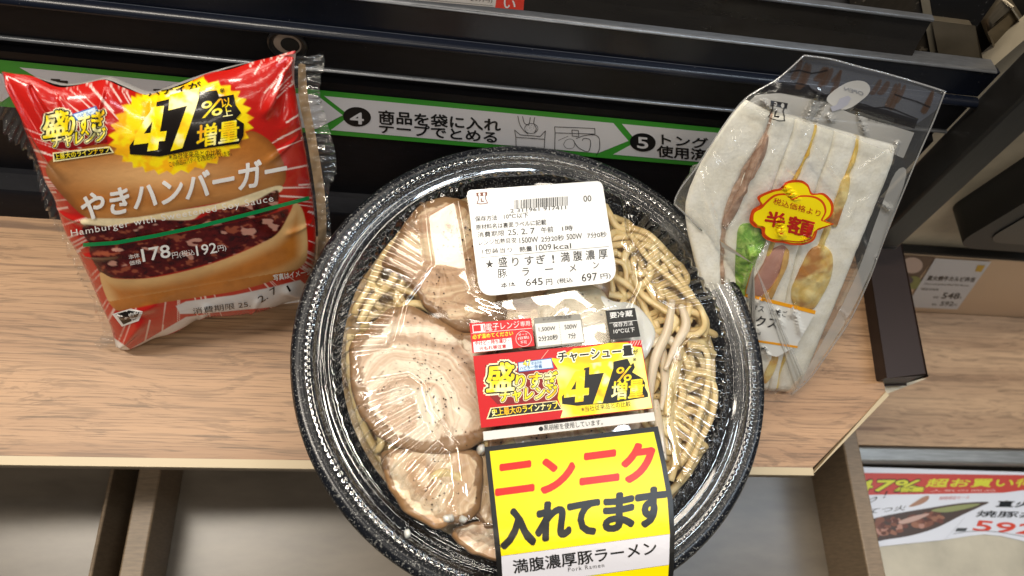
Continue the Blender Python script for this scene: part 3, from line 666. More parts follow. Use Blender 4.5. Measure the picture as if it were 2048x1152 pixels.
Zl += 0.0026 * wall * scal * amask                                                                        # scalloped wall
sb = sdist(boss, XY); Zl += 0.0022 * sstep(-0.0022, 0.0004, sb) * sstep(0.088, 0.085, Ra); Zl -= 0.0010 * np.exp(-((sb + 0.0035) / 0.0009) ** 2) * (Ra < 0.086)
tick = (0.5 + 0.5 * np.cos(Aa * 216)); Zl += 0.0009 * tick ** 2 * (0.55 + 0.45 * np.sin(Aa * 3 + 0.6)) * sstep(0.1042, 0.1050, Ra) * sstep(0.1092, 0.1086, Ra)
Zl += np.array([0.0006 * mnoise.noise(Vector((x * 55, y * 55, 0))) for x, y in XY]) * sstep(0.096, 0.086, Ra)
m = len(rr_)
b = MB(); b.v = [Vector((x, y, z)) for (x, y), z in zip(XY, Zl)]
b.f = [(k * m + i, k * m + i + 1, ((k + 1) % NA) * m + i + 1, ((k + 1) % NA) * m + i) for k in range(NA) for i in range(m - 1)]; b.mi = [0] * len(b.f)
M_lid = clear('clear_lid_plastic', (0.975, 0.975, 0.97), 0.045, 1.6, 1.9, 0.0, None, edge=0.35)
o = b.build('lid', M_lid, ramen, smooth=True); bm_flip(o); lidmb = b

# ---- film sleeve over the lid with its printed panels
C3 = lambda x, y: (880 + x / 2.954, 330 + y / 2.954)
C4 = lambda x, y: (900 + x / 4.096, 640 + y / 4.096)
C6 = lambda x, y: (940 + x / 3.303, 830 + y / 3.303)
yA = BY - 0.064
film_prof = [(BY + 0.055, ZTOP + 0.0034), (yA + 0.02, ZTOP + 0.0028), (yA, ZTOP + 0.0024), (BY - 0.080, ZTOP + 0.0018), (BY - 0.0885, ZTOP + 0.0004), (BY - 0.0945, 0.0925), (BY - 0.1030, 0.0868), (BY - 0.1105, 0.0822), (BY - 0.1150, 0.0795), (BY - 0.1168, 0.0762), (BY - 0.1168, 0.0725), (BY - 0.115, 0.066), (BY - 0.105, 0.061)]
fp = cat(film_prof, 6, False)
qa, qb = onz(946, 690, ZTOP + 0.002), onz(966, 862, ZTOP + 0.002); qc, qd = onz(1284, 682, ZTOP + 0.002), onz(1309, 862, ZTOP + 0.002)
def xl_(y): return qb.x + (qa.x - qb.x) / (qa.y - qb.y) * (y - qb.y) - 0.0012
def xr_(y): return qd.x + (qc.x - qd.x) / (qc.y - qd.y) * (y - qd.y) + 0.0012
b = MB(); nx = 40
b.add([(xl_(y) + (xr_(y) - xl_(y)) * k / nx, y, z) for y, z in fp for k in range(nx + 1)], [(j * (nx + 1) + k, j * (nx + 1) + k + 1, (j + 1) * (nx + 1) + k + 1, (j + 1) * (nx + 1) + k) for j in range(len(fp) - 1) for k in range(nx)])
b.f = [f[::-1] for f in b.f]
M_film = clear('clear_film', (0.98, 0.98, 0.98), 0.06, 1.45, 0.7, 0.0)
flm = b.build('film_sleeve', M_film, ramen, smooth=True)
wide = MB(); wide.add([(xl_(y) - 0.02 + (xr_(y) - xl_(y) + 0.04) * k / nx, y, z) for y, z in fp for k in range(nx + 1)], [(j * (nx + 1) + k, j * (nx + 1) + k + 1, (j + 1) * (nx + 1) + k + 1, (j + 1) * (nx + 1) + k) for j in range(len(fp) - 1) for k in range(nx)])
SF = mesh_surf(wide)
WHITE, BLACK, RED, YEL = ink('e9e8e6', 0.3), ink('1b1a19', 0.3), ink('c8141c', 0.3), ink('f2dc00', 0.3)
GREYT = ink('3c3a38', 0.45)
def q4(C, *p): return [C(*x) for x in p]
def sz(C): return math.dist(C(0, 0), C(1, 0))
def tx(P, C, s_, a, b_, h, m, lvl=2, **k): P.text(s_, C(*a), C(*b_), h * sz(C), m, lvl, **k)
# gold gradients are part of the print: a noise-mixed yellow/orange ink
def gold(name):
    t = NT(name); q = t.noise(t.coord((60, 60, 60)), 2.2, 2, 0.5); t.bsdf(t.ramp(q, [(0.36, s2l('fdf5b0')), (0.48, s2l('f7e21a')), (0.62, s2l('f2c60c')), (0.75, s2l('e58a14'))]), 0.32, spec=0.35); return t.m
GOLD = gold('print_gold')
def burst_logo(P, C, k=1.0):
    """the heaped-up challenge lettering on a red ground"""

def num(P, C, d_, a, b, h, up, mat, lvl):
    """a heavy slab numeral built from straight strokes"""
    sh = {'7': [[(0, 1), (1, 1), (1, .80), (.60, 0), (.20, 0), (.62, .73), (0, .73)]], '4': [[(.46, 0), (.80, 0), (.80, 1), (.46, 1)], [(0, .19), (.46, .19), (.46, .42), (0, .42)], [(.80, .19), (1, .19), (1, .42), (.80, .42)], [(0, .42), (.27, .42), (.46, .69), (.46, 1), (.40, 1)]]}[d_]
    dx, dy = b[0] - a[0], b[1] - a[1]; q = math.hypot(*up); ux, uy = up[0] / q * h, up[1] / q * h
    for pl in sh: P.poly([C(a[0] + x * dx + y * ux, a[1] + x * dy + y * uy) for x, y in pl], mat, lvl)
# microwave panel
P = Print(SF, 0.0003, 0.00010, 26)
P.poly(q4(C3, (173, 937), (537, 905), (558, 1070), (192, 1113)), RED, 0)
P.line(q4(C3, (192, 948), (262, 942), (266, 984), (196, 990)), 1.6, WHITE, 1, True); P.line(q4(C3, (246, 944), (250, 986)), 5, WHITE, 1.2)
tx(P, C3, '電子レンジ', (272, 984), (470, 964), 42, WHITE); tx(P, C3, '専用', (475, 957), (531, 951), 30, WHITE)
P.line(q4(C3, (186, 996), (541, 966)), 0.9, WHITE, 1)
tx(P, C3, '必ず温めてください', (192, 1032), (432, 1009), 28, ink('f6e13a'), bold=0.02)
P.poly(q4(C3, (195, 1047), (420, 1022), (428, 1086), (200, 1109)), WHITE, 1)
tx(P, C3, 'やけど・持ち運び・', (207, 1070), (410, 1050), 26, RED, bold=0.02); tx(P, C3, '汁もれ等注意', (232, 1099), (391, 1084), 24, RED, bold=0.02)
P.ring(C3(493, 1028), 15.5, 15.5, 0.7, WHITE, 1)
tx(P, C3, 'オート', (464, 1013), (516, 1007), 15, WHITE); tx(P, C3, '(自動)', (461, 1037), (526, 1030), 20, WHITE); tx(P, C3, '不可', (475, 1062), (512, 1058), 19, WHITE)
P.build('microwave_notice', flm)
# heating table
P = Print(SF, 0.0003, 0.00010, 26)
P.poly(q4(C3, (555, 905), (826, 882), (834, 912), (557, 937)), ink('8d8980'), 0); tx(P, C3, 'レンジ加熱目安', (608, 922), (775, 908), 22, BLACK)
P.poly(q4(C3, (553, 937), (835, 912), (857, 1052), (570, 1087)), ink('8d8980'), 0.1); P.poly(q4(C3, (560, 940), (829, 917), (850, 1046), (577, 1074)), ink('dcdad4'), 1)
tx(P, C3, '1,500W', (583, 990), (682, 981), 28, BLACK, bold=0.015); tx(P, C3, '500W', (735, 974), (809, 967), 27, BLACK, bold=0.015)
tx(P, C3, '2分20秒', (582, 1046), (697, 1035), 34, BLACK, bold=0.015); tx(P, C3, '7分', (758, 1030), (803, 1026), 34, BLACK, bold=0.015)
for k in range(10): P.line(q4(C3, (701 + k * 1.7, 930 + k * 14), (702 + k * 1.7, 938 + k * 14)), 0.6, BLACK, 2)
P.build('heating_table', flm)
# keep-cold panel
P = Print(SF, 0.0003, 0.00010, 26)
P.poly(q4(C3, (975, 862), (1150, 845), (1183, 1015), (1005, 1033)), BLACK, 0)
tx(P, C3, '要冷蔵', (1003, 910), (1138, 896), 37, WHITE, bold=0.01); P.line(q4(C3, (998, 936), (1166, 919)), 0.7, WHITE, 1); tx(P, C3, '保存方法', (1022, 962), (1138, 949), 28, WHITE); tx(P, C3, '10℃以下', (1025, 1000), (1150, 988), 28, WHITE)
P.build('keep_cold_panel', flm)
# promotion panel
P = Print(SF, 0.0003, 0.00010, 20)
P.poly(q4(C4, (188, 298), (1563, 165), (1660, 725), (255, 885)), ink('bf1016', 0.3), 0)
for k in range(26):
    a = rng.uniform(-2.9, -0.6) if k < 20 else rng.uniform(-0.5, -0.25); l0, l1 = rng.uniform(260, 330), rng.uniform(360, 520)
    p0, p1 = (560 + math.cos(a) * l0 * 1.25, 560 + math.sin(a) * l0 * 0.9), (560 + math.cos(a) * l1 * 1.25, 560 + math.sin(a) * l1 * 0.9)
    if p1[1] < 305 - (p1[0] - 188) * 0.097 or p1[0] < 215 + (p1[1] - 298) * 0.11 or p1[0] > 900: continue
    P.line(q4(C4, p0, p1), rng.uniform(0.4, 1.0), ink('e8b9a4'), 0.6)
t = NT('print_yellow_burst'); q = t.noise(t.coord((30, 30, 30)), 2.0, 2, 0.5); t.bsdf(t.ramp(q, [(0.36, s2l('fdf39a')), (0.5, s2l('f5de0a')), (0.66, s2l('f0b514'))]), 0.32, spec=0.35); YBURST = t.m
P.poly(q4(C4, (955, 270), (1010, 235), (1060, 232), (1200, 212), (1300, 190), (1455, 186), (1490, 218), (1566, 226), (1655, 722), (903, 804), (922, 745), (880, 640), (895, 560), (868, 480), (880, 400), (822, 312), (895, 322)), YBURST, 0.8)
for k in range(5): P.line(q4(C4, (1462 + k * 24, 218 - k * 3), (1488 + k * 22, 176 - k * 2)), 1.0, ink('f1d9d0'), 0.9)
def gold_text(P, C, items, grow1, grow2, lv=2.0):
    for s_, a, b_, h, bo, up in items:
        k = sz(C); bo *= 0.62
        if grow2: P.text(s_, C(*a), C(*b_), h * k, ink('f4ecc0'), lv - 0.9, bold=bo + grow2, up=up, grow=1)
        P.text(s_, C(*a), C(*b_), h * k, BLACK, lv - 0.4, bold=bo + grow1, up=up, grow=1)
        P.text(s_, C(*a), C(*b_), h * k, GOLD, lv + 0.3, bold=bo, up=up, grow=1)
P.poly(q4(C4, (290, 370), (500, 345), (560, 420), (870, 430), (885, 560), (880, 660), (470, 695), (385, 690), (300, 600), (325, 520), (285, 490)), ink('7d0c10'), 0.9)
gold_text(P, C4, [('盛', (300, 590), (520, 575), 225, 0.045, (0.02, -1)), ('りすぎ', (535, 565), (872, 540), 118, 0.045, (0.05, -1)), ('チャレンジ', (408, 675), (868, 645), 105, 0.045, (0.05, -1))], 0.05, 0.10)
P.poly(q4(C4, (330, 722), (872, 662), (918, 738), (298, 815)), ink('f0e6b0'), 2); P.poly(q4(C4, (338, 728), (868, 668), (908, 732), (310, 806)), BLACK, 2.4)
tx(P, C4, '史上最大のラインナップ', (342, 793), (888, 728), 62, GOLD, 3, bold=0.015)
P.poly(q4(C4, (553, 350), (830, 312), (848, 398), (560, 430)), ink('2a66a8'), 2); P.poly(q4(C4, (560, 356), (824, 320), (840, 392), (566, 422)), ink('c9dcea'), 2.4)
tx(P, C4, 'ハピろー!計画', (572, 416), (752, 396), 32, ink('1f5a9c'), 3, bold=0.02); tx(P, C4, '都道府県', (665, 372), (752, 362), 26, ink('1f5a9c'), 3); gold_text(P, C4, [('47', (600, 384), (664, 374), 48, 0.02, None)], 0.05, 0, 3.2)
tx(P, C4, 'チャーシュー量', (885, 355), (1500, 296), 92, ink('fffbe0'), 1.8, bold=0.09, grow=1.0); tx(P, C4, 'チャーシュー量', (885, 355), (1500, 296), 92, BLACK, 2.3, bold=0.03); tx(P, C4, 'が', (1497, 287), (1541, 282), 42, BLACK, 2.3, bold=0.03)
P.poly(q4(C4, (1100, 395), (1452, 318), (1478, 372), (1500, 352), (1512, 390), (1490, 430), (1572, 478), (1598, 520), (1590, 545), (1618, 600), (1622, 632), (1340, 682), (1110, 698), (1040, 705), (916, 690), (914, 630), (1085, 432)), BLACK, 1.8)
num(P, C4, '4', (928, 688), (1130, 664), 255, (0.06, -1), GOLD, 2.9); num(P, C4, '7', (1130, 694), (1325, 670), 335, (0.03, -1), GOLD, 2.9)
gold_text(P, C4, [('%', (1352, 512), (1480, 498), 120, 0.02, (0.1, -1)), ('増量', (1318, 662), (1582, 634), 155, 0.03, (0.05, -1))], 0.04, 0, 2.6)
tx(P, C4, '※', (1495, 344), (1527, 340), 30, BLACK); tx(P, C4, '※当社従来品との比較', (1076, 757), (1480, 710), 46, BLACK)
P.build('promotion_panel', flm)
P = Print(SF, 0.0003, 0.00010, 26)
P.poly(q4(C4, (270, 916), (1668, 755), (1680, 825), (275, 988)), ink('d3d0ca'), 0); P.disc(C4(744, 893), 4.6, 4.6, BLACK, 1); tx(P, C4, '黒胡椒を使用しています。', (768, 910), (1250, 862), 48, BLACK)
P.build('ingredient_strip', flm)
# garlic panel
P = Print(SF, 0.0003, 0.00010, 16)
P.poly(q4(C6, (95, 212), (1240, 75), (1295, 330), (1338, 560), (1352, 800), (1346, 1000), (1330, 1200), (215, 1380), (135, 600)), BLACK, 0)
P.poly(q4(C6, (130, 241), (1212, 112), (1262, 330), (1302, 560), (1318, 784), (206, 928)), YEL, 1)
P.poly(q4(C6, (206, 930), (1318, 786), (1312, 985), (217, 1135)), ink('d6d4da', 0.3), 1); P.poly(q4(C6, (217, 1137), (1312, 987), (1300, 1150), (240, 1330)), YEL, 1)
NR = ink('dd2418', 0.3)
for s_, a, b_, h in (('ニ', (163, 540), (425, 505), 212), ('ン', (462, 527), (692, 497), 236), ('ニ', (720, 470), (985, 436), 215), ('ク', (992, 460), (1220, 430), 262)):
    tx(P, C6, s_, a, b_, h, NR, 2, bold=0.045, up=(0.02, -1))
for s_, a, b_, h in (('入', (196, 892), (436, 862), 270), ('れ', (425, 845), (668, 812), 265), ('て', (632, 806), (852, 790), 238), ('ま', (870, 782), (1085, 755), 258), ('す', (1080, 755), (1296, 730), 268)):
    tx(P, C6, s_, a, b_, h, BLACK, 2, bold=0.045, up=(0.03, -1))
tx(P, C6, '満腹濃厚豚ラーメン', (288, 1046), (1236, 918), 92, BLACK, 2, bold=0.018); tx(P, C6, 'Pork Ramen', (648, 1031), (885, 1000), 27, BLACK, 2, space=1.25)
P.build('garlic_panel', flm)

# ---- price label on the raised boss
zl = ZTOP + 0.0058
slm = MB(); slm.grid(lambda u, v_: (BX - 0.05 + 0.1 * u, BY + 0.015 + 0.075 * v_, zl + 0.0009 * math.sin(4.2 * u + 1.4 * v_ + 0.3) + 0.0005 * math.sin(9 * u - 3 * v_) + 0.0006 * math.sin(6 * v_ + u)), 60, 50)
SL = mesh_surf(slm)
P = Print(SL, 0.0001, 0.00008, 9)
TL, TR, BR, BL = C3(158, 150), C3(957, 93), C3(1052, 690), C3(235, 780)
def rounded(c, r):
    out = []
    for i in range(4):
        p, a, n_ = np.array(c[i]), np.array(c[i - 1]), np.array(c[(i + 1) % 4]); u = (a - p) / np.linalg.norm(a - p); v_ = (n_ - p) / np.linalg.norm(n_ - p)
        for k in range(7):
            s_ = k / 6; p0, p2 = p + u * r[i], p + v_ * r[i]; out.append(tuple((1 - s_) ** 2 * p0 + 2 * s_ * (1 - s_) * p + s_ * s_ * p2))
    return out
t = NT('label_paper'); q = t.noise(t.coord(), 900, 2); t.bsdf(t.mix(q, (0.74, 0.74, 0.73), (0.84, 0.84, 0.83)), 0.26, None, spec=0.5, coat=1.0); LAB = t.m
P.poly(rounded([TL, TR, BR, BL], [10, 14, 34, 30]), LAB, 0)
BR_ = ink('7a4a3a', 0.4)
def shop_mark(P, C, x, y, s_, m, bg, lvl=1.5, ang=0):
    """milk-churn shop mark: scalloped awning over a flask with an L"""
    ca, sa = math.cos(ang), math.sin(ang)
    T_ = lambda a, b_: C(x + (a * ca - b_ * sa) * s_, y + (a * sa + b_ * ca) * s_)
    P.poly([T_(-1, -1), T_(1, -1), T_(0.95, -0.35), T_(-0.95, -0.35)], m, lvl)
    for k in (-0.42, 0.42): P.disc(T_(k, -0.62), 0.2 * s_ * sz(C), 0.3 * s_ * sz(C), bg, lvl + 0.6, 14, ang)
    P.line([T_(-0.68, -0.35), T_(-0.58, 0.1), T_(-0.95, 0.95), T_(-0.4, 1.05), T_(0.4, 1.05), T_(0.95, 0.95), T_(0.58, 0.1), T_(0.68, -0.35)], 0.13 * s_ * sz(C), m, lvl)
    P.line([T_(-0.15, 0.1), T_(-0.15, 0.6), T_(0.25, 0.6)], 0.17 * s_ * sz(C), m, lvl + 0.2)
shop_mark(P, C3, 248, 196, 33, BR_, LAB, ang=-0.06)
x = 0.0; r2 = random.Random(3)
while x < 0.985:
    wd = r2.choice((0.008, 0.008, 0.016, 0.022)); 
    pt = lambda f, b_: C3(437 + f * 322, (262 if b_ else 208) - f * 22)
    P.poly([pt(x, 0), pt(x + wd, 0), pt(x + wd, 1), pt(x, 1)], GREYT, 1); x += wd + r2.choice((0.008, 0.012, 0.016))
for s_, a, b_, h in (('2 311961 917411', (416, 283), (745, 262), 22), ('00', (848, 219), (895, 215), 36), ('保存方法', (208, 336), (338, 327), 31), ('10℃以下', (378, 322), (523, 312), 31),
    ('原材料名は裏面ラベルに記載', (213, 386), (628, 354), 32), ('消費期限', (222, 432), (382, 420), 35), ('25. 2. 7', (400, 418), (560, 406), 35), ('午前', (598, 403), (670, 397), 34), ('1時', (722, 393), (785, 388), 32),
    ('レンジ加熱目安', (230, 477), (452, 461), 33), ('1500W', (470, 464), (580, 456), 33), ('2分20秒', (598, 457), (733, 447), 34), ('500W', (748, 443), (840, 436), 33), ('7分0秒', (870, 435), (985, 427), 34),
    ('1包装当り', (250, 528), (425, 517), 32), ('熱量', (470, 516), (545, 510), 32), ('1009', (567, 508), (658, 501), 35), ('kcal', (672, 501), (775, 494), 32),
    ('豚', (342, 670), (398, 666), 54), ('ラ', (487, 656), (528, 653), 46), ('ー', (620, 622), (668, 618), 7), ('メ', (765, 632), (805, 629), 42), ('ン', (905, 613), (940, 610), 38),
    ('本体', (360, 727), (448, 720), 31), ('645', (507, 717), (608, 709), 43), ('円', (627, 711), (664, 708), 36), ('(税込', (693, 706), (785, 698), 34), ('697', (838, 691), (930, 683), 47), ('円)', (950, 681), (1010, 673), 36)):
    tx(P, C3, s_, a, b_, h, GREYT, 1, bold=0.012)
for s_, x_, h in (('★', 272, 50), ('盛', 345, 60), ('り', 428, 52), ('す', 502, 52), ('ぎ', 570, 54), ('!', 664, 48), ('満', 714, 58), ('腹', 788, 60), ('濃', 862, 58), ('厚', 938, 56)):
    wd = 12 if s_ == '!' else 38 if s_ == 'り' else 46 if s_ == '★' else 54; yb_ = 612 - (x_ - 272) * 0.082
    tx(P, C3, s_, (x_, yb_), (x_ + wd, yb_ - wd * 0.082), h, GREYT, 1, bold=0.012)
P.line(q4(C3, (240, 548), (998, 482)), 0.7, GREYT, 1)
P.build('price_label', ramen)
# ================================================================== the burger in its printed bag
C1 = lambda x, y: (x / 1.8, 80 + y / 1.8)
B_bl, B_br, B_t = onz(232, 690, 0.004), onz(625, 610, 0.014), onpanel(592, 108, 0.030)
BNn = (B_br - B_bl).cross(B_t - B_bl).normalized()
bagp = lambda x, y: onplane(x, y, B_bl, BNn)
bag = thing('burger_bag', B_bl, 'red and yellow printed burger bag leaning against the black rack', 'packaged burger')
def reparam(pts, n):
    c_ = cat(pts, 10, False); L = [0]
    for a, b_ in zip(c_, c_[1:]): L.append(L[-1] + math.dist(a, b_))
    s_ = np.linspace(0, L[-1], n + 1)
    return np.stack([np.interp(s_, L, [p[0] for p in c_]), np.interp(s_, L, [p[1] for p in c_])], 1)
NB = 300
top = reparam([(2, 147), (60, 154), (115, 171), (145, 172), (180, 166), (212, 160), (250, 175), (296, 192), (340, 178), (400, 156), (470, 134), (540, 118), (592, 108)], NB)
bot = reparam([(232, 693), (262, 694), (330, 662), (398, 632), (470, 620), (540, 612), (618, 604)], NB)
lef = reparam([(2, 147), (40, 225), (75, 310), (110, 400), (150, 490), (190, 580), (218, 640), (232, 693)], NB)
rig = reparam([(592, 108), (589, 165), (605, 262), (618, 340), (629, 420), (632, 490), (627, 550), (618, 604)], NB)
U, V = np.meshgrid(np.linspace(0, 1, NB + 1), np.linspace(0, 1, NB + 1))
PX = np.zeros(U.shape + (2,))
for k in range(2):
    PX[..., k] = (1 - V) * top[None, :, k] + V * bot[None, :, k] + (1 - U) * lef[:, None, k] + U * rig[:, None, k] - ((1 - U) * (1 - V) * top[0, k] + U * (1 - V) * top[-1, k] + (1 - U) * V * bot[0, k] + U * V * bot[-1, k])
eu, ev = 1 - np.abs(2 * U - 1) ** 3.0, 1 - np.abs(2 * V - 1) ** 3.0
bulge = 0.0195 * np.sqrt(np.clip(eu * ev, 0, 1)) 
# folds: creases running from the corners, plus small crinkles near the edges
def crease(p0, p1, wd, h):
    p0, p1 = np.array(p0, float), np.array(p1, float); d_ = p1 - p0; L = np.linalg.norm(d_); d_ /= L; r_ = PX - p0
    al = r_ @ d_; ac = r_ @ np.array([-d_[1], d_[0]]); f = np.clip(al / L, 0, 1)
    return h * np.exp(-(ac / (wd * (0.4 + f))) ** 2) * sstep(0, 0.1, f) * (1 - sstep(0.7, 1.0, f)) * ((al > 0) & (al < L))
for p0, p1, wd, h in (((5, 150), (150, 330), 9, 0.003), ((300, 192), (330, 260), 10, -0.002), ((590, 112), (520, 210), 9, 0.0028), ((575, 120), (560, 230), 8, -0.0018), ((212, 162), (190, 240), 8, 0.002), ((60, 160), (130, 240), 7, -0.002), ((120, 175), (175, 235), 8, 0.0014),
                      ((235, 690), (300, 590), 10, 0.002), ((618, 600), (560, 540), 10, 0.002), ((600, 250), (520, 290), 7, 0.0010), ((628, 430), (560, 430), 6, 0.001), ((170, 480), (260, 450), 7, 0.001), ((240, 600), (330, 560), 8, 0.0012), ((110, 400), (200, 400), 6, 0.0012), ((400, 630), (420, 560), 8, 0.0012), ((500, 615), (520, 550), 7, 0.001)):
    bulge = bulge + crease(p0, p1, wd, h)
rs = np.random.RandomState(5)
edge = np.exp(-np.minimum(np.minimum(U, 1 - U), np.minimum(V, 1 - V)) / 0.05)
for k in range(26):
    a = rs.uniform(0, 3.14); f = rs.uniform(0.02, 0.07); ph = rs.uniform(0, 6)
    bulge = bulge + 0.00022 * np.sin((PX[..., 0] * math.cos(a) + PX[..., 1] * math.sin(a)) * f + ph) * (0.25 + 1.6 * edge)
bverts = []
for j in range(NB + 1):
    for i in range(NB + 1):
        p = bagp(PX[j, i, 0], PX[j, i, 1]) + BNn * (bulge[j, i] * (1 if BNn.dot(fwd) < 0 else -1)); p.z = max(p.z, 0.0012); bverts.append(p)
# --- printed picture, as a colour per vertex (flat ink; the burger's highlights and shading are drawn into the colour)
PXp = np.array([proj(p) for p in bverts]); X_, Y_ = PXp[:, 0], PXp[:, 1]
def L3(c): return np.array(s2l(c))
def inside(poly, soft=0.9): return np.clip(sdist(np.array(poly, float), PXp) / soft * 0.5 + 0.5, 0, 1)[:, None]
def vnoise(f, seed, oct_=3, ax=1.0, ay=1.0):
    return np.array([mnoise.fractal(Vector((x * f * ax, y * f * ay, seed)), 0.6, 2.1, oct_) for x, y in PXp])
n_a, n_b, n_c = vnoise(0.016, 1), vnoise(0.06, 2, 4), vnoise(0.028, 3, 3)
col = np.repeat(L3('b81a12')[None], len(PXp), 0)
def over(mask, c): 
    global col
    col = col * (1 - mask) + np.asarray(c) * mask
# white speed lines radiating from the middle of the bag
cx0, cy0 = 360, 380
ang2 = np.arctan2(Y_ - cy0, X_ - cx0); rad2 = np.hypot(X_ - cx0, Y_ - cy0)
lines = np.zeros(len(PXp))
for k in range(150):
    a = rs.uniform(-math.pi, math.pi); r0 = rs.uniform(180, 300); ln = rs.uniform(70, 190); wd = rs.uniform(0.7, 1.7)
    if -2.0 < a < -0.75: r0 += 60; ln *= 0.4
    da = np.abs((ang2 - a + math.pi) % (2 * math.pi) - math.pi) * rad2
    t_ = (rad2 - r0) / ln; wloc = wd * np.clip(1.1 - t_, 0, 1)
    lines = np.maximum(lines, np.clip(wloc - da + 0.5, 0, 1) * ((t_ > 0) & (t_ < 1)))
over((lines * 0.9)[:, None], L3('f0d8cc'))
# top bun
bun = cat([(92, 345), (112, 312), (150, 300), (205, 288), (250, 300), (330, 330), (420, 320), (470, 290), (500, 262), (540, 282), (562, 315), (572, 350), (556, 378), (480, 398), (400, 412), (300, 432), (220, 442), (182, 440), (140, 408)], 6)
bc = L3('b8702c') * (1 + 0.10 * n_a + 0.05 * n_b)[:, None]; hl = np.exp(-(((X_ - 300) / 170) ** 2 + ((Y_ - 350) / 34) ** 2))[:, None]
side = np.clip(np.abs(X_ - 330) / 250, 0, 1)[:, None] ** 3; bc = bc * (1 - 0.35 * side); bc = bc * (1 - 0.7 * hl) + L3('ecbc80') * 0.7 * hl
low = sstep(-6, 34, (Y_ - (470 - 0.158 * X_)) + 26 + 6 * n_c)[:, None]; bc = bc * (1 - 0.5 * low) + L3('d6a466') * 0.5 * low
rim_ = 1 - np.clip(sdist(np.array(bun), PXp) / 16, 0, 1); bc = bc * (1 - 0.6 * rim_[:, None]) + L3('74380f') * 0.6 * rim_[:, None]
over(inside(bun), bc)
# mayonnaise
over(inside(cat([(168, 438), (260, 436), (350, 422), (450, 404), (552, 372), (560, 384), (500, 408), (410, 424), (380, 440), (300, 440), (230, 452), (172, 452)], 5)), L3('ecd9ae') * (1 + 0.12 * n_b)[:, None])
# patties
def patty(poly, seed):
    f = vnoise(0.05, seed, 3, 0.75, 1.2); g = vnoise(0.03, seed + 9, 3)
    c_ = L3('521210')[None] * (1 + 0.8 * f[:, None] + 0.4 * g[:, None]); c_ = np.clip(c_, 0.004, 1)
    hi = sstep(0.28, 0.55, f)[:, None]; c_ = c_ * (1 - 0.7 * hi) + L3('a5573a') * 0.7 * hi
    hi2 = sstep(0.38, 0.5, vnoise(0.045, seed + 3, 2, 0.6, 1.5))[:, None]; c_ = c_ * (1 - 0.75 * hi2) + L3('d9a08c') * 0.75 * hi2
    over(inside(cat(poly, 6), 1.5), c_)
patty([(166, 452), (230, 452), (300, 440), (385, 440), (430, 422), (500, 406), (553, 380), (556, 405), (545, 425), (430, 452), (330, 470), (250, 488), (185, 490)], 11)
patty([(180, 492), (250, 488), (340, 470), (440, 450), (540, 428), (575, 418), (574, 440), (555, 470), (500, 496), (440, 520), (370, 540), (290, 556), (230, 556), (200, 545)], 21)
# bottom bun
bb = cat([(200, 546), (230, 557), (300, 556), (380, 540), (450, 518), (520, 488), (556, 466), (580, 425), (590, 405), (604, 418), (612, 450), (615, 500), (606, 530), (560, 556), (480, 580), (400, 594), (320, 606), (260, 618), (232, 620), (212, 592)], 6)
bc = L3('bb722c') * (1 + 0.14 * n_a + 0.07 * n_b)[:, None]; up_ = sstep(30, 4, np.abs(sdist(np.array(bb), PXp) - 0) + (Y_ > (640 - 0.17 * X_)) * 60)[:, None]
bc = bc * (1 - 0.7 * up_) + L3('e6c084') * 0.7 * up_
lowb = sstep(0, 30, Y_ - (632 - 0.13 * X_ - np.clip(X_ - 480, 0, 200) * 0.35))[:, None]; bc = bc * (1 - 0.6 * lowb) + L3('8f5018') * 0.6 * lowb
over(inside(bb), bc)
# yellow burst
pts = []
nsp = 30
for k in range(nsp * 2):
    a = 2 * math.pi * k / (nsp * 2); r_ = 1.0 if k % 2 == 0 else 0.905
    pts.append((362 + 146 * r_ * math.cos(a) * (1 + 0.02 * math.sin(a * 5)), 253 + 96 * r_ * math.sin(a) - 0.12 * 146 * math.cos(a)))
yb2 = sstep(-0.25, 0.35, n_c)[:, None]; yc = L3('f6d80c') * (1 - yb2) + L3('f3b010') * yb2
over(inside(pts), yc)
# white back panel at the top fold, bottom date panel
over(inside([(352, 178), (448, 190), (420, 198), (330, 192)]), L3('e8e2d8'))
over(inside([(352, 612), (372, 603), (470, 590), (545, 574), (600, 560), (612, 570), (600, 610), (500, 618), (420, 626), (360, 628)]), L3('dcdad8'))
over(inside([(232, 700), (228, 676), (262, 700)]), L3('e9e6e2')); over(inside([(262, 697), (300, 676), (372, 634), (420, 628), (400, 640), (330, 672)]), L3('d9d2cc'))
me = bpy.data.meshes.new('film'); n1_ = NB + 1
me.from_pydata([tuple(p - B_bl) for p in bverts], [], [(j * n1_ + i, (j + 1) * n1_ + i, (j + 1) * n1_ + i + 1, j * n1_ + i + 1) for j in range(NB) for i in range(NB)]); me.update()
ca = me.color_attributes.new('artwork', 'FLOAT_COLOR', 'POINT'); ca.data.foreach_set('color', np.concatenate([np.clip(col, 0, 1), np.ones((len(col), 1))], 1).astype(np.float32).ravel())
me.polygons.foreach_set('use_smooth', [True] * len(me.polygons))
t = NT('printed_film'); at = t.n('Attribute', _attribute_name='artwork'); q = t.noise(t.coord(), 120, 3, 0.6); q2 = t.noise(t.coord(), 28, 2, 0.5, 0.8)
hh = t.mix(0.5, q, q2); t.bsdf(at.outputs['Color'], 0.20, t.bump(hh, 0.35, 0.0022), spec=0.5, coat=0.25); me.materials.append(t.m)
front = bpy.data.objects.new('printed_front', me); COL.objects.link(front); front.parent = bag; front.matrix_world = Matrix.Translation(B_bl)
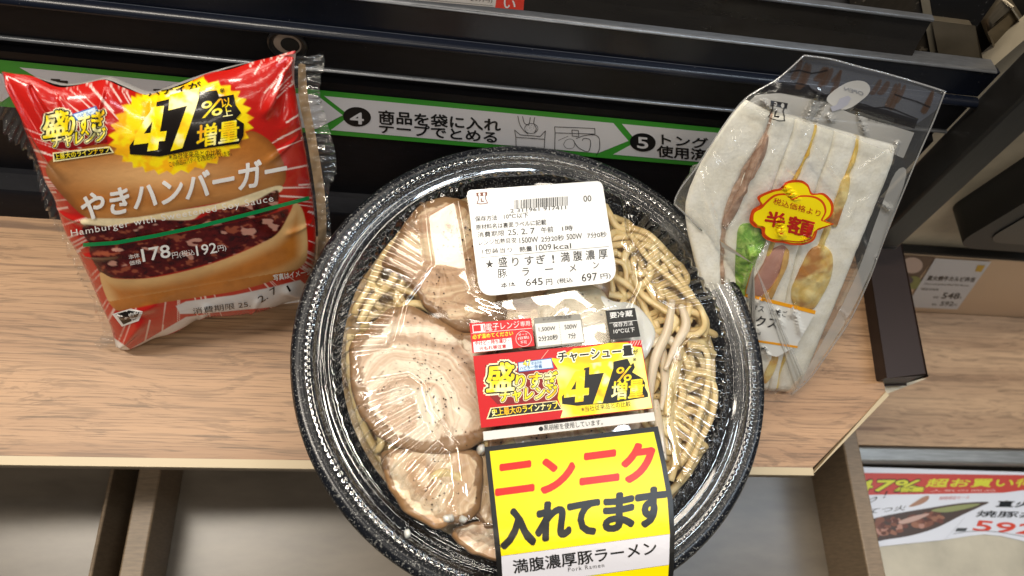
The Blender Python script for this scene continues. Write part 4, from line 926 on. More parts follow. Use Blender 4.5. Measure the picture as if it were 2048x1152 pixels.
# back of the bag: bulges into the corner behind
b = MB(); nb_ = 40; sgn = (1 if BNn.dot(fwd) < 0 else -1)
vv = []
for j in range(nb_ + 1):
    for i in range(nb_ + 1):
        jj, ii = int(j * NB / nb_), int(i * NB / nb_); p = bverts[jj * n1_ + ii].copy(); u, v_ = U[jj, ii], V[jj, ii]
        g_ = math.sqrt(max(0, (1 - abs(2 * u - 1) ** 2.5) * (1 - abs(2 * v_ - 1) ** 2.5)))
        p = p - BNn * sgn * (bulge[jj, ii] + 0.020 * g_ + 0.0006); p.z = max(p.z, 0.0008)
        lim = YB + math.tan(LEAN) * p.z - 0.003; p.y = min(p.y, lim - 0.0035); vv.append(p)
b.add(vv, [(j * (nb_ + 1) + i, j * (nb_ + 1) + i + 1, (j + 1) * (nb_ + 1) + i + 1, (j + 1) * (nb_ + 1) + i) for j in range(nb_) for i in range(nb_)])
b.build('back_film', simple('back_film_white', (0.62, 0.58, 0.55), 0.3, coat=0.3), bag, smooth=True)
# crimped clear end seals
M_fin = clear('crimped_film', (0.93, 0.93, 0.92), 0.09, 1.5, 0.9, 0.01, (160, 0.4, 0.003), 0.03)
def fin(edge_px, outer_px, n, amp, off, name='end_seal'):
    e_, o_ = reparam(edge_px, n), reparam(outer_px, n); b = MB(); m_ = 8
    vs_ = []
    for k in range(n + 1):
        for q in range(m_ + 1):
            f = q / m_; x = e_[k][0] * (1 - f) + o_[k][0] * f; y = e_[k][1] * (1 - f) + o_[k][1] * f
            p = bagp(x, y); h = off + amp * f * math.sin(k * 1.15 + 1.6 * math.sin(k * 0.23)) + 0.002 * math.sin(k * 0.17 + q * 0.5) * f + 0.0008 * math.sin(q * 3.1 + k * .35) * f
            p = p + BNn * sgn * h; p.z = max(p.z, 0.001); p.y = min(p.y, YB + math.tan(LEAN) * p.z - 0.004); vs_.append(p)
    b.add(vs_, [(k * (m_ + 1) + q, k * (m_ + 1) + q + 1, (k + 1) * (m_ + 1) + q + 1, (k + 1) * (m_ + 1) + q) for k in range(n) for q in range(m_)])
    b.build(name, M_fin, bag, smooth=True)
fin([(2, 150), (75, 310), (150, 490), (218, 640), (232, 690)], [(-14, 190), (8, 250), (50, 300), (86, 380), (98, 430), (150, 520), (160, 560), (205, 640), (196, 690)], 150, 0.0016, 0.001)
fin([(592, 110), (590, 170), (606, 262), (629, 420), (632, 500), (622, 590)], [(640, 108), (650, 125), (638, 170), (650, 230), (668, 290), (672, 345), (655, 380), (662, 470), (650, 600)], 170, 0.0022, 0.001)
b = MB()
def tail(u, v_):
    x = 228 - 40 * u + 12 * v_; y = 655 + 34 * u * 0.9 + 24 * v_ - 10 * u * v_; p = onz(x, y, 0.002 + 0.003 * math.sin(u * 9 + v_ * 5) ** 2 + 0.004 * (1 - u)); return p
b.grid(tail, 14, 6); b.build('end_seal', M_fin, bag, smooth=True)
# cream gusset strip seen beside the right edge
b = MB()
gl_, gr_ = reparam([(597, 130), (598, 200), (612, 270), (632, 400), (636, 500), (626, 590)], 60), reparam([(612, 140), (618, 210), (632, 280), (650, 390), (654, 480), (646, 590)], 60)
vs_ = []
for k in range(61):
    for f in (0, .33, .66, 1): p = bagp(*(gl_[k] * (1 - f) + gr_[k] * f)) - BNn * sgn * (0.001 + 0.004 * f + 0.0006 * math.sin(k * 0.9 + f * 4)); p.z = max(p.z, 0.001); vs_.append(p)
b.add(vs_, [(k * 4 + q, k * 4 + q + 1, (k + 1) * 4 + q + 1, (k + 1) * 4 + q) for k in range(60) for q in range(3)])
b.build('side_gusset', simple('cream_gusset', s2l('c9a67c'), 0.3, coat=0.3, nz=(50,)), bag, smooth=True)

# --- lettering on the bag
sb_ = MB(); sb_.v = bverts[:]; st = 1
idx = lambda j, i: j * n1_ + i
sb_.f = [(idx(j, i), idx(j + st, i), idx(j + st, i + st), idx(j, i + st)) for j in range(0, NB, st) for i in range(0, NB, st)]
SB = mesh_surf(sb_)
P = Print(SB, 0.00025, 0.00011, 7)
DK = ink('17120f', 0.25, 0.2); WT = ink('f0ece6', 0.25, 0.2); GR = ink('0c8a4a', 0.25, 0.2)
tx(P, C1, 'パティが', (535, 208), (728, 176), 26, DK, 2, bold=0.02)
P.poly(q4(C1, (566, 225), (722, 188), (782, 182), (790, 205), (842, 196), (848, 232), (868, 262), (850, 282), (878, 300), (876, 345), (860, 372), (712, 392), (575, 418), (468, 410), (466, 380), (562, 262)), DK, 1.2)
num(P, C1, '4', (476, 406), (592, 392), 158, (0.16, -1), GOLD, 2.6); num(P, C1, '7', (594, 404), (700, 376), 205, (0.10, -1), GOLD, 2.6)
gold_text(P, C1, [('%', (722, 282), (800, 268), 58, 0.02, (0.1, -1)), ('増量', (708, 386), (858, 362), 78, 0.03, (0.04, -1)), ('以', (802, 246), (836, 240), 34, 0.02, None), ('上', (804, 276), (838, 270), 28, 0.02, None)], 0.05, 0, 2.2)
tx(P, C1, '※', (794, 192), (812, 189), 17, DK)
tx(P, C1, '※当社従来品との比較', (610, 430), (797, 411), 22, DK); tx(P, C1, 'この商品はパティを2枚使用しています。', (612, 456), (835, 414), 20, DK)
P.build('increase_burst', front); P = Print(SB, 0.00025, 0.00011, 7)
P.poly(q4(C1, (150, 265), (245, 250), (270, 290), (375, 275), (385, 365), (240, 392), (185, 385), (192, 355), (160, 350)), ink('7d0c10'), 0.8)
gold_text(P, C1, [('盛', (158, 352), (246, 338), 88, 0.045, (0.0, -1)), ('りすぎ', (240, 345), (376, 325), 72, 0.045, (0.0, -1)), ('チャレンジ', (190, 388), (381, 362), 48, 0.045, (0.0, -1))], 0.06, 0.10)
P.poly(q4(C1, (190, 404), (396, 381), (412, 404), (190, 438)), ink('f0e6b0'), 2); P.poly(q4(C1, (195, 408), (393, 386), (405, 402), (196, 432)), DK, 2.4); tx(P, C1, '上最大のラインナップ', (199, 430), (398, 402), 22, GOLD, 3, bold=0.015)
P.poly(q4(C1, (258, 268), (350, 238), (358, 268), (276, 292)), ink('2a66a8'), 2); P.poly(q4(C1, (264, 270), (346, 244), (352, 264), (279, 286)), ink('c9dcea'), 2.3); tx(P, C1, 'ハピろー', (282, 283), (340, 266), 14, ink('1f5a9c'), 3)
P.build('challenge_mark', front); P = Print(SB, 0.00025, 0.00011, 7)
tx(P, C1, 'やきハンバーガー', (294, 652), (1032, 508), 100, WT, 2.4, bold=0.025, up=(-0.02, -1))
tx(P, C1, 'Hamburger with Sweetened Soy Sauce', (262, 712), (985, 586), 31, WT, 2.4, space=1.15)
P.build('product_name', front); P = Print(SB, 0.00025, 0.00011, 7)
P.line(q4(C1, (305, 735), (420, 727), (560, 702), (720, 668), (880, 628), (1000, 596), (1106, 568)), 7.6, GR, 2.2)
P.build('green_line', front); P = Print(SB, 0.00025, 0.00011, 7)
tx(P, C1, '本体', (466, 788), (504, 780), 17, WT, 2.4); tx(P, C1, '価格', (468, 810), (510, 802), 17, WT, 2.4)
tx(P, C1, '178', (515, 797), (617, 779), 48, WT, 2.4, bold=0.02); tx(P, C1, '円', (622, 785), (643, 781), 22, WT, 2.4); tx(P, C1, '(税込', (648, 783), (703, 774), 25, WT, 2.4); tx(P, C1, '192', (709, 775), (783, 763), 38, WT, 2.4, bold=0.015); tx(P, C1, '円)', (787, 763), (816, 757), 25, WT, 2.4)
P.build('price_print', front); P = Print(SB, 0.00025, 0.00011, 7)
tx(P, C1, '写真はイメージ', (985, 866), (1120, 842), 24, WT, 2.4, bold=0.02)
P.build('photo_note', front); P = Print(SB, 0.00025, 0.00011, 7)
tx(P, C1, '消費期限 25.', (696, 986), (902, 958), 23, DK, 2.4); tx(P, C1, '2. 7', (938, 945), (1000, 905), 24, DK, 2.4); tx(P, C1, '1', (1040, 905), (1046, 902), 24, DK, 2.4)
P.build('expiry_date', front); P = Print(SB, 0.00025, 0.00011, 7)
P.poly(q4(C1, (405, 985), (440, 1030), (500, 1010), (515, 975), (470, 965)), ink('e6e2de'), 0.8); P.poly(q4(C1, (418, 985), (445, 1022), (490, 1004), (502, 978), (465, 972)), DK, 1.2)
tx(P, C1, '約40', (468, 998), (500, 982), 14, WT, 2); tx(P, C1, '約15', (478, 1014), (506, 998), 14, WT, 2)
P.build('heating_mark', front)
# ================================================================== the sandwich pack
D1 = lambda x, y: (1320 + x / 2.88, 80 + y / 2.88)
D2 = lambda x, y: (1320 + x / 2.743, 400 + y / 2.743)
A0, A1, A2 = onz(1545, 797, 0.004), onpanel(1500, 195, 0.040), onpanel(1810, 300, 0.044)
SN = (A1 - A0).cross(A2 - A0).normalized()
if SN.dot(fwd) > 0: SN = -SN
sp_ = lambda x, y, off=0.0: onplane(x, y, A0 + SN * off, SN)
pack = thing('sandwich_pack', A0, 'clear bag of mixed sandwiches with a yellow half price sticker, leaning by the black post', 'packaged sandwich')
t = NT('white_bread'); v = t.coord(); n1 = t.noise(v, 700, 5, 0.7); n2 = t.noise(v, 90, 4, 0.6); vo = t.n('TexVoronoi', Scale=650.0); t.link(v, vo.inputs['Vector'])
c = t.mix(t.ramp(n2, [(0.35, 0.0), (0.65, 1.0)]), (0.86, 0.82, 0.70), (0.93, 0.91, 0.83)); pv = t.n('TexVoronoi', Scale=1100.0); t.link(v, pv.inputs['Vector']); c = t.mix(0.28, c, t.ramp(pv.outputs[0], [(0.10, 0.74), (0.30, 1.0)]), 'MULTIPLY'); c = t.mix(0.35, c, t.ramp(n1, [(0.30, 0.7), (0.55, 1.0)]), 'MULTIPLY')
t.bsdf(c, 0.85, t.bump(t.mix(0.5, n1, vo.outputs[0]), 0.2, 0.0010), spec=0.2); M_bread = t.m
# u runs across the cut faces (0..1), v down their length (0..1); corner pixels of the cut plane
QTL, QTR, QBL, QBR = (1478, 205), (1808, 302), (1338, 745), (1596, 792)
CURV = [[(1498, 206), (1462, 236), (1408, 318), (1372, 410), (1384, 500), (1414, 600), (1452, 700), (1490, 780)],
        [(1552, 234), (1525, 290), (1490, 345), (1458, 420), (1446, 500), (1450, 600), (1478, 700), (1503, 782)],
        [(1600, 242), (1572, 310), (1544, 390), (1522, 460), (1502, 560), (1492, 680), (1516, 784)],
        [(1640, 256), (1612, 318), (1588, 365), (1560, 440), (1535, 520), (1518, 620), (1512, 710), (1526, 786)],
        [(1678, 267), (1648, 340), (1622, 420), (1596, 510), (1572, 610), (1548, 700), (1540, 788)],
        [(1724, 280), (1696, 350), (1678, 395), (1652, 460), (1622, 550), (1596, 640), (1566, 725), (1556, 789)],
        [(1800, 300), (1764, 390), (1726, 480), (1690, 570), (1656, 650), (1622, 730), (1596, 791)]]
LVN = np.linspace(0, 1, 81); CPX = []
for c_ in CURV:
    r_ = cat(c_, 10, False); yy = np.array([p[1] for p in r_]); CPX.append((np.interp(yy[0] + (yy[-1] - yy[0]) * LVN, yy, [p[0] for p in r_]), yy[0] + (yy[-1] - yy[0]) * LVN))
def uvpx(u, v):
    u = min(max(u, 0), 5.9999); i = int(u); f = u - i; k = v * 80
    g = lambda n_, c_: float(np.interp(k, np.arange(81), CPX[n_][c_]))
    return g(i, 0) * (1 - f) + g(i + 1, 0) * f, g(i, 1) * (1 - f) + g(i + 1, 1) * f
SD = 0.042
def slab(name, u0, u1, mat, bulge=0.0, depth=SD, inset=0.0, seed=0, nz=0.0006, v0=0.0, v1=1.0, belly=0.0, tuck=0.0):
    """a slice of triangular section: the cut face looks out of the pack, the point of the triangle lies behind it"""
    b = MB(); nu, nv = 14, 60
    def pos(u, v, w):
        uu = u0 + (u1 - u0) * u; wid = belly * math.sin(math.pi * v) * (u - 0.5) * 2
        vv = v0 + (v1 - v0) * v
        x, y = uvpx(uu + wid, vv); p = sp_(x, y)
        tri = depth * (1 - abs(2 * v - 1) ** 1.15)
        q = 4 * (0.25 - (u - 0.5) ** 2)
        round_ = -0.0013 * (abs(2 * u - 1) ** 8) - 0.003 * (abs(2 * v - 1) ** 16)
        nzv = nz * (mnoise.noise(Vector((p.x * 140, p.y * 140, p.z * 140 + seed))) + 0.7 * mnoise.noise(Vector((p.x * 420, p.y * 420, p.z * 420 + seed))))
        if w == 0: return p + SN * (round_ + nzv - inset + bulge * q * math.sin(math.pi * v))
        xb, yb_ = uvpx(uu + tuck * (1 - u), vv); r = sp_(xb, yb_) - SN * (tri + 0.0065); r.z = max(r.z, 0.0015); r.y = min(r.y, YB + math.tan(LEAN) * r.z - 0.004)
        return r
    F = [[pos(i / nu, j / nv, 0) for i in range(nu + 1)] for j in range(nv + 1)]; K = [[pos(i / nu, j / nv, 1) for i in range(nu + 1)] for j in range(nv + 1)]
    vs_ = [p for r in F for p in r] + [p for r in K for p in r]; o_ = (nu + 1) * (nv + 1); I = lambda j, i: j * (nu + 1) + i
    fs = [(I(j, i), I(j + 1, i), I(j + 1, i + 1), I(j, i + 1)) for j in range(nv) for i in range(nu)]
    fs += [tuple(k + o_ for k in reversed(f)) for f in fs]
    per = [(0, i) for i in range(nu)] + [(j, nu) for j in range(nv)] + [(nv, i) for i in range(nu, 0, -1)] + [(j, 0) for j in range(nv, 0, -1)]
    for k in range(len(per)):
        a, c_ = per[k], per[(k + 1) % len(per)]; fs.append((I(*a), I(*c_), I(*c_) + o_, I(*a) + o_))
    b.add(vs_, fs); o = b.build(name, mat, pack, smooth=True); bm_flip(o); return o
for k_, (a_, c_) in enumerate(((0.01, 0.95), (1.06, 1.985), (2.015, 2.955), (3.06, 3.985), (4.015, 4.955), (5.05, 5.99))):
    slab('bread_slice', a_, c_, M_bread, seed=k_ + 1, nz=0.0004, tuck=0.9 if k_ == 0 else 0.0)
def food_mat(name, a, c_, sc, rough=0.35, coat=0.2, hot=None):
    t = NT(name); q = t.noise(t.coord(), sc, 4, 0.6, 0.5); k = t.ramp(q, [(0.35, 0.0), (0.65, 1.0)]); k = t.mix(k, a, c_)
    if hot: k = t.mix(t.ramp(t.noise(t.coord((1, 1, 1), loc=(3, 1, 0)), sc * 0.35, 3), [(0.52, 0.0), (0.62, 0.9)]), k, hot)
    t.bsdf(k, rough, t.bump(q, 0.5, 0.0015), coat=coat, sss=0.1); return t.m
slab('tuna_filling', 0.93, 1.09, food_mat('tuna', (0.38, 0.24, 0.16), (0.58, 0.42, 0.32), 260), 0.001, inset=0.0015, seed=7, belly=0.03, nz=0.0014)
slab('egg_filling', 2.93, 3.08, food_mat('egg_salad', (0.72, 0.43, 0.05), (0.86, 0.64, 0.18), 180), 0.002, inset=0.001, seed=8, nz=0.0014, belly=0.05)
slab('egg_filling', 4.93, 5.07, food_mat('egg_fried', (0.76, 0.50, 0.09), (0.88, 0.70, 0.28), 150, hot=(0.42, 0.14, 0.03)), 0.002, inset=0.0008, seed=9, nz=0.0016, belly=0.06)
def lump(name, pts, mat, hgt, z0=0.0005, amp=0.25, fr=160, seed=0):
    out = cat(pts, 6); n = len(out); cc = np.mean(np.array(out), 0); b = MB(); vs_ = []
    fl = (0, .2, .4, .6, .75, .88, .96, 1.0, 1.0)
    for k in range(n):
        for i, f in enumerate(fl):
            x, y = cc[0] + (out[k][0] - cc[0]) * f, cc[1] + (out[k][1] - cc[1]) * f; p = sp_(x, y)
            h = z0 + hgt * (1 - f ** 3) * (1 + amp * 2 * mnoise.noise(Vector((p.x * fr, p.y * fr, p.z * fr + seed))))
            vs_.append(p + SN * (h if i < 8 else -0.004))
    m_ = len(fl); b.add(vs_, [(k * m_ + i, k * m_ + i + 1, ((k + 1) % n) * m_ + i + 1, ((k + 1) % n) * m_ + i) for k in range(n) for i in range(m_ - 1)])
    o = b.build(name, mat, pack, smooth=True); bm_flip(o)
t = NT('lettuce'); q = t.noise(t.coord(), 120, 5, 0.65, 1.5); t.bsdf(t.ramp(q, [(0.30, (0.07, 0.18, 0.02)), (0.45, (0.20, 0.42, 0.05)), (0.60, (0.42, 0.62, 0.14)), (0.75, (0.68, 0.76, 0.36))]), 0.3, t.bump(q, 0.7, 0.002), coat=0.3); M_let = t.m
lump('lettuce', [(1478, 455), (1500, 446), (1528, 452), (1530, 485), (1512, 520), (1502, 560), (1490, 590), (1474, 580), (1470, 540), (1472, 500)], M_let, 0.0028, amp=0.5, fr=260, seed=2)
lump('lettuce', [(1484, 470), (1506, 462), (1522, 478), (1508, 510), (1498, 545), (1486, 572), (1478, 560), (1486, 520)], M_let, 0.0042, amp=0.6, fr=330, seed=5)
lump('ham', [(1544, 500), (1566, 490), (1574, 506), (1556, 550), (1536, 586), (1500, 590), (1504, 566), (1524, 530)], food_mat('ham_pink', (0.48, 0.22, 0.17), (0.58, 0.32, 0.25), 60), 0.0012, 0.0012, amp=0.15)
lump('cheese', [(1566, 498), (1576, 500), (1572, 530), (1552, 572), (1540, 596), (1520, 594), (1536, 572), (1556, 540)], food_mat('cheese_orange', (0.62, 0.32, 0.07), (0.72, 0.46, 0.16), 90), 0.0014, 0.0014, amp=0.15)
M_eggb = food_mat('egg_browned', (0.74, 0.50, 0.12), (0.86, 0.70, 0.32), 150, hot=(0.46, 0.17, 0.03))
lump('egg_filling', [(1620, 500), (1648, 492), (1664, 512), (1660, 555), (1640, 596), (1622, 618), (1590, 612), (1582, 585), (1596, 545)], M_eggb, 0.0022, 0.0008, amp=0.4, seed=4)
lump('egg_filling', [(1684, 360), (1698, 352), (1696, 385), (1680, 430), (1672, 452), (1662, 448), (1664, 420), (1674, 390)], M_eggb, 0.0016, 0.0006, amp=0.4, seed=6)
lump('egg_filling', [(1540, 722), (1556, 712), (1548, 742), (1532, 765), (1526, 758)], M_eggb, 0.0010, 0.0006, seed=9)
lump('tuna_filling', [(1522, 290), (1536, 270), (1530, 310), (1508, 345), (1490, 385), (1470, 430), (1452, 455), (1446, 446), (1462, 410), (1484, 370), (1500, 330)], food_mat('tuna_dark', (0.30, 0.17, 0.11), (0.50, 0.34, 0.25), 240), 0.0016, 0.0004, amp=0.6, fr=300, seed=1)
# ---- clear bag
Wt = reparam([(1608, 111), (1660, 118), (1720, 134), (1775, 148), (1830, 164), (1890, 183)], 60); Wb = reparam([(1475, 785), (1500, 795), (1520, 799), (1540, 800), (1568, 786), (1582, 790)], 60)
Wl = reparam([(1608, 111), (1555, 158), (1490, 198), (1440, 262), (1395, 332), (1350, 400), (1352, 480), (1390, 580), (1440, 690), (1475, 785)], 120); Wr = reparam([(1890, 183), (1868, 240), (1838, 308), (1800, 400), (1768, 480), (1738, 560), (1700, 640), (1660, 700), (1620, 756), (1582, 790)], 120)
rimpx = [proj(Vector((BX + 0.1152 * math.cos(a), BY + 0.1152 * math.sin(a), 0.0755))) for a in np.linspace(-1.2, 1.5, 120)]
for k in range(len(Wl)):
    x, y = Wl[k]; near = min(rimpx, key=lambda p: abs(p[1] - y)); zk = sp_(x, y).z
    if y > 330: Wl[k][0] = max(x, near[0] + (3 if zk > 0.055 else -10))
rs2 = np.random.RandomState(8)
cre = [((1640, 180), (1602, 262), 7, .0035), ((1650, 205), (1606, 268), 5, -.0015), ((1606, 268), (1700, 380), 7, .0028), ((1700, 380), (1680, 470), 6, .0016), ((1572, 500), (1600, 580), 6, .0016), ((1570, 500), (1545, 570), 6, .0014), ((1520, 200), (1576, 240), 8, .0025), ((1462, 260), (1468, 300), 5, .002), ((1540, 300), (1610, 360), 9, .0022), ((1796, 282), (1776, 330), 7, .0030), ((1480, 580), (1530, 490), 8, .0024), ((1500, 540), (1545, 480), 5, .0018), ((1780, 300), (1690, 360), 6, .0012), ((1400, 340), (1450, 520), 10, .002), ((1740, 470), (1660, 640), 8, .0015)]
cre += [((x, y), (x + rs2.uniform(-40, 60), y + rs2.uniform(20, 70)), rs2.uniform(3, 7), rs2.uniform(0.0008, 0.002)) for x, y in zip(rs2.uniform(1400, 1760, 30), rs2.uniform(210, 720, 30))]
b = MB(); nu, nv = 90, 150; PW = np.zeros((nv + 1, nu + 1, 2)); Us, Vs = np.meshgrid(np.linspace(0, 1, nu + 1), np.linspace(0, 1, nv + 1))
def rs_at(arr, f): return np.stack([np.interp(f, np.linspace(0, 1, len(arr)), arr[:, k]) for k in range(2)], -1)
T_, B_, L_, R2 = rs_at(Wt, Us[0]), rs_at(Wb, Us[0]), rs_at(Wl, Vs[:, 0]), rs_at(Wr, Vs[:, 0])
for k in range(2):
    PW[..., k] = (1 - Vs) * T_[None, :, k] + Vs * B_[None, :, k] + (1 - Us) * L_[:, None, k] + Us * R2[:, None, k] - ((1 - Us) * (1 - Vs) * Wt[0, k] + Us * (1 - Vs) * Wt[-1, k] + (1 - Us) * Vs * Wb[0, k] + Us * Vs * Wb[-1, k])
hgt = 0.0042 * np.clip((1 - np.abs(2 * Us - 1) ** 6), 0, 1) * sstep(0.0, 0.22, Vs)
PXsave = PX; PX = PW
for p0, p1, wd, h in cre: hgt = hgt + crease(p0, p1, wd * 0.8, h * 1.5)
PX = PXsave
for k in range(16):
    a = rs2.uniform(0, 3.14); f = rs2.uniform(0.015, 0.05); hgt = hgt + 0.00016 * np.sin((PW[..., 0] * math.cos(a) + PW[..., 1] * math.sin(a)) * f + rs2.uniform(0, 6))
def packpt(x, y, h, v):
    p = sp_(x, y, h); p.z = max(p.z, 0.0015); p.y = min(p.y, YB + math.tan(LEAN) * p.z - 0.008); return p
fr_ = [packpt(PW[j, i, 0], PW[j, i, 1], hgt[j, i], Vs[j, i]) for j in range(nv + 1) for i in range(nu + 1)]
fc = [(j * (nu + 1) + i, (j + 1) * (nu + 1) + i, (j + 1) * (nu + 1) + i + 1, j * (nu + 1) + i + 1) for j in range(nv) for i in range(nu)]
bk = []
for j in range(nv + 1):
    for i in range(nu + 1):
        u, v_ = Us[j, i], Vs[j, i]; d_ = ((0.046 * min(1.0, 0.25 + 1.6 * u)) * (1 - abs(2 * min(1, max(0, (v_ - 0.12) / 0.88)) - 1) ** 1.3) * (1 - abs(2 * u - 1) ** 8) + 0.0006) if v_ > 0.12 else 0.0006 * 1
        p = fr_[j * (nu + 1) + i] - SN * (d_ + hgt[j, i] * 0.9); p.z = max(p.z, 0.0010); p.y = min(p.y, YB + math.tan(LEAN) * p.z - 0.006); bk.append(p)
b.add(fr_, fc)
M_pk = clear('clear_bag_film', (0.985, 0.985, 0.98), 0.05, 1.5, 1.5, 0.0, (75, 0.5, 0.003), 0.02)
pkf = b.build('clear_bag', M_pk, pack, smooth=True); pkmb = b
b2 = MB(); b2.add(bk, [f[::-1] for f in fc]); b2.build('bag_back', clear('clear_bag_back', (0.95, 0.95, 0.94), 0.08, 1.45, 0.8, 0.0, None, 0.04), pack, smooth=True)
SP = mesh_surf(pkmb)
# sealed rim line round the flap
P = Print(SP, 0.0003, 0.0002, 8)
TB = clear('translucent_brown_print', (0.62, 0.56, 0.52), 0.1, 1.45, 0.8, 0, None, 0.16, (0.22, 0.14, 0.10)); TG = clear('translucent_grey_print', (0.8, 0.8, 0.84), 0.1, 1.45, 0.8, 0, None, 0.10, (0.42, 0.45, 0.52)); TK = clear('translucent_black_print', (0.4, 0.4, 0.4), 0.1, 1.45, 0.8, 0, None, 0.3, (0.03, 0.028, 0.03))
TW = clear('translucent_white_print', (0.8, 0.8, 0.79), 0.15, 1.45, 0.8, 0, None, 0.42, (0.8, 0.78, 0.74))
P.poly(q4(D1, (800, 110), (1000, 120), (1200, 160), (1400, 230), (1630, 320), (1590, 400), (1480, 480), (1300, 420), (1150, 370), (1000, 350), (850, 270), (640, 250), (720, 190)), TG, 0)
for k in range(24):
    x0 = rng.uniform(760, 1540); y0 = 118 + (x0 - 800) * 0.235; wd = rng.uniform(8, 34); l_ = rng.uniform(60, 150); a_ = rng.uniform(0, 26)
    if 1010 < x0 < 1190: continue
    P.poly(cat(q4(D1, (x0 + 40, y0 + a_), (x0 + 40 + wd * .7, y0 + a_ + 8), (x0 + 22 + wd, y0 + l_ * .5 + a_), (x0 - 8 + wd, y0 + l_ + a_), (x0 - 18, y0 + l_ + a_ - 6), (x0 + 8, y0 + l_ * .5 + a_)), 3), TB, 0.5 + k * 0.03)
for pl in ([(735, 180), (800, 172), (870, 190), (930, 180), (960, 172)], [(630, 255), (700, 245), (780, 248), (850, 262), (880, 300), (940, 320), (985, 310)], [(1140, 365), (1180, 372), (1230, 390), (1290, 385), (1350, 400), (1420, 430), (1480, 455)], [(1350, 312), (1400, 330), (1480, 355), (1550, 385)]):
    P.line(q4(D1, *pl), 3.0, TK, 1.2)
P.poly(q4(D1, (615, 258), (700, 250), (850, 268), (975, 325), (950, 352), (800, 320), (640, 300), (560, 300)), TK, 0.8); P.poly(q4(D1, (1130, 372), (1300, 400), (1480, 460), (1462, 510), (1300, 462), (1105, 400)), TK, 0.8)
P.poly(cat(q4(D1, (955, 345), (985, 300), (1060, 250), (1120, 232), (1175, 238), (1205, 270), (1195, 310), (1150, 350), (1100, 385), (1050, 400), (1000, 385)), 5), TW, 1.6)
P.text('OPEN', D1(1058, 288), D1(1168, 318), 22 / 2.88, ink('6d7078', 0.4), 2.6, bold=0.005, mirror=True, up=(-0.15, -1))
P.poly(q4(D1, (1030, 335), (1080, 318), (1095, 335), (1075, 370), (1040, 395), (985, 412), (975, 385), (1010, 372)), ink('8f8f98', 0.4), 2.2)
P.build('printed_flap', pkf)
P = Print(SP, 0.0003, 0.0002, 7)
shop_mark(P, D1, 676, 405, 50, ink('18171a', 0.35), TW, 1, ang=0.17)
P.build('shop_mark', pkf)
P = Print(SP, 0.0003, 0.0002, 7); tx(P, D1, '要冷蔵10℃以下', (1190, 462), (1340, 500), 18, TK, 1); P.build('storage_note', pkf)
P = Print(SP, 0.0002, 0.0002, 8)
TM = clear('milky_back_print', (0.85, 0.85, 0.84), 0.2, 1.4, 0.6, 0, None, 0.30, (0.85, 0.83, 0.78))
P.poly([(1512, 190), (1560, 186), (1652, 205), (1700, 226), (1828, 265), (1806, 316), (1700, 272), (1600, 240), (1486, 214)], TM, 0); P.poly(cat([(1790, 345), (1812, 350), (1770, 470), (1726, 575), (1680, 660), (1606, 772), (1592, 786), (1600, 762), (1668, 640), (1716, 540), (1752, 440)], 4), TM, 0); P.build('milky_band', pkf)
# product band
P = Print(SP, 0.0003, 0.0002, 7)
OR_ = ink('eda21e', 0.3); PK = ink('dcdbd6', 0.3)
P.poly(q4(D2, (380, 488), (850, 617), (748, 800), (640, 858), (560, 842), (340, 780)), PK, 0)
P.poly(q4(D2, (372, 483), (452, 504), (852, 604), (848, 624), (455, 524), (366, 503)), OR_, 1); P.poly(q4(D2, (520, 762), (754, 798), (752, 810), (520, 774)), OR_, 1)
NK = ink('2a2c30', 0.35)
tx(P, D2, 'ハム レタス', (380, 580), (566, 612), 36, NK, 2); tx(P, D2, 'たまご', (598, 622), (690, 640), 34, NK, 2)
tx(P, D2, 'ミックス', (400, 672), (638, 706), 62, NK, 2, bold=0.01); tx(P, D2, 'Mixed Sand', (420, 716), (548, 736), 18, NK, 2); tx(P, D2, '(税込 322円)', (440, 812), (588, 830), 22, NK, 2)
P.build('product_band', pkf)
# half price sticker
P = Print(SP, 0.0004, 0.00022, 6)
OR2, YS, RD = ink('d14a18', 0.28), ink('f4dc12', 0.28), ink('b3271c', 0.28)
def cloud(C, pts, tail=True): return q4(C, *pts)
big = cat(q4(D1, (512, 1030), (530, 975), (575, 945), (560, 900), (640, 862), (690, 850), (730, 812), (800, 802), (850, 830), (875, 880), (940, 880), (985, 920), (998, 965), (985, 1010), (950, 1040)), 5, False) + q4(D1, (1003, 1058), (930, 1085)) + cat(q4(D1, (905, 1095), (885, 1150), (830, 1176), (760, 1178), (700, 1165), (640, 1160), (590, 1130), (580, 1085), (540, 1075), (516, 1050)), 5, False)
P.poly(big, OR2, 0)
def about(pts, k, c_): return [(c_[0] + (x - c_[0]) * k, c_[1] + (y - c_[1]) * k) for x, y in pts]
inner = cat(q4(D1, (533, 1035), (540, 990), (585, 962), (610, 935), (660, 895), (720, 888), (760, 912), (810, 898), (880, 905), (925, 935), (940, 985), (920, 1030), (935, 1040)), 5, False) + q4(D1, (978, 1056), (905, 1078)) + cat(q4(D1, (880, 1098), (860, 1135), (800, 1152), (740, 1148), (690, 1140), (640, 1138), (602, 1110), (600, 1072), (560, 1062)), 5, False)
P.poly(about(big, 0.925, D1(765, 995)), YS, 1); P.poly(about(inner, 1.065, D1(735, 1035)), OR2, 2); P.poly(inner, YS, 3)
tx(P, D1, '税込価格より', (645, 935), (912, 1012), 38, RD, 4, up=(0.22, -1)); tx(P, D1, '半', (590, 1062), (705, 1078), 92, RD, 4, bold=0.035, up=(0.24, -1)); tx(P, D1, '額', (715, 1098), (862, 1140), 105, RD, 4, bold=0.03, up=(0.24, -1))
P.build('half_price_sticker', pkf)

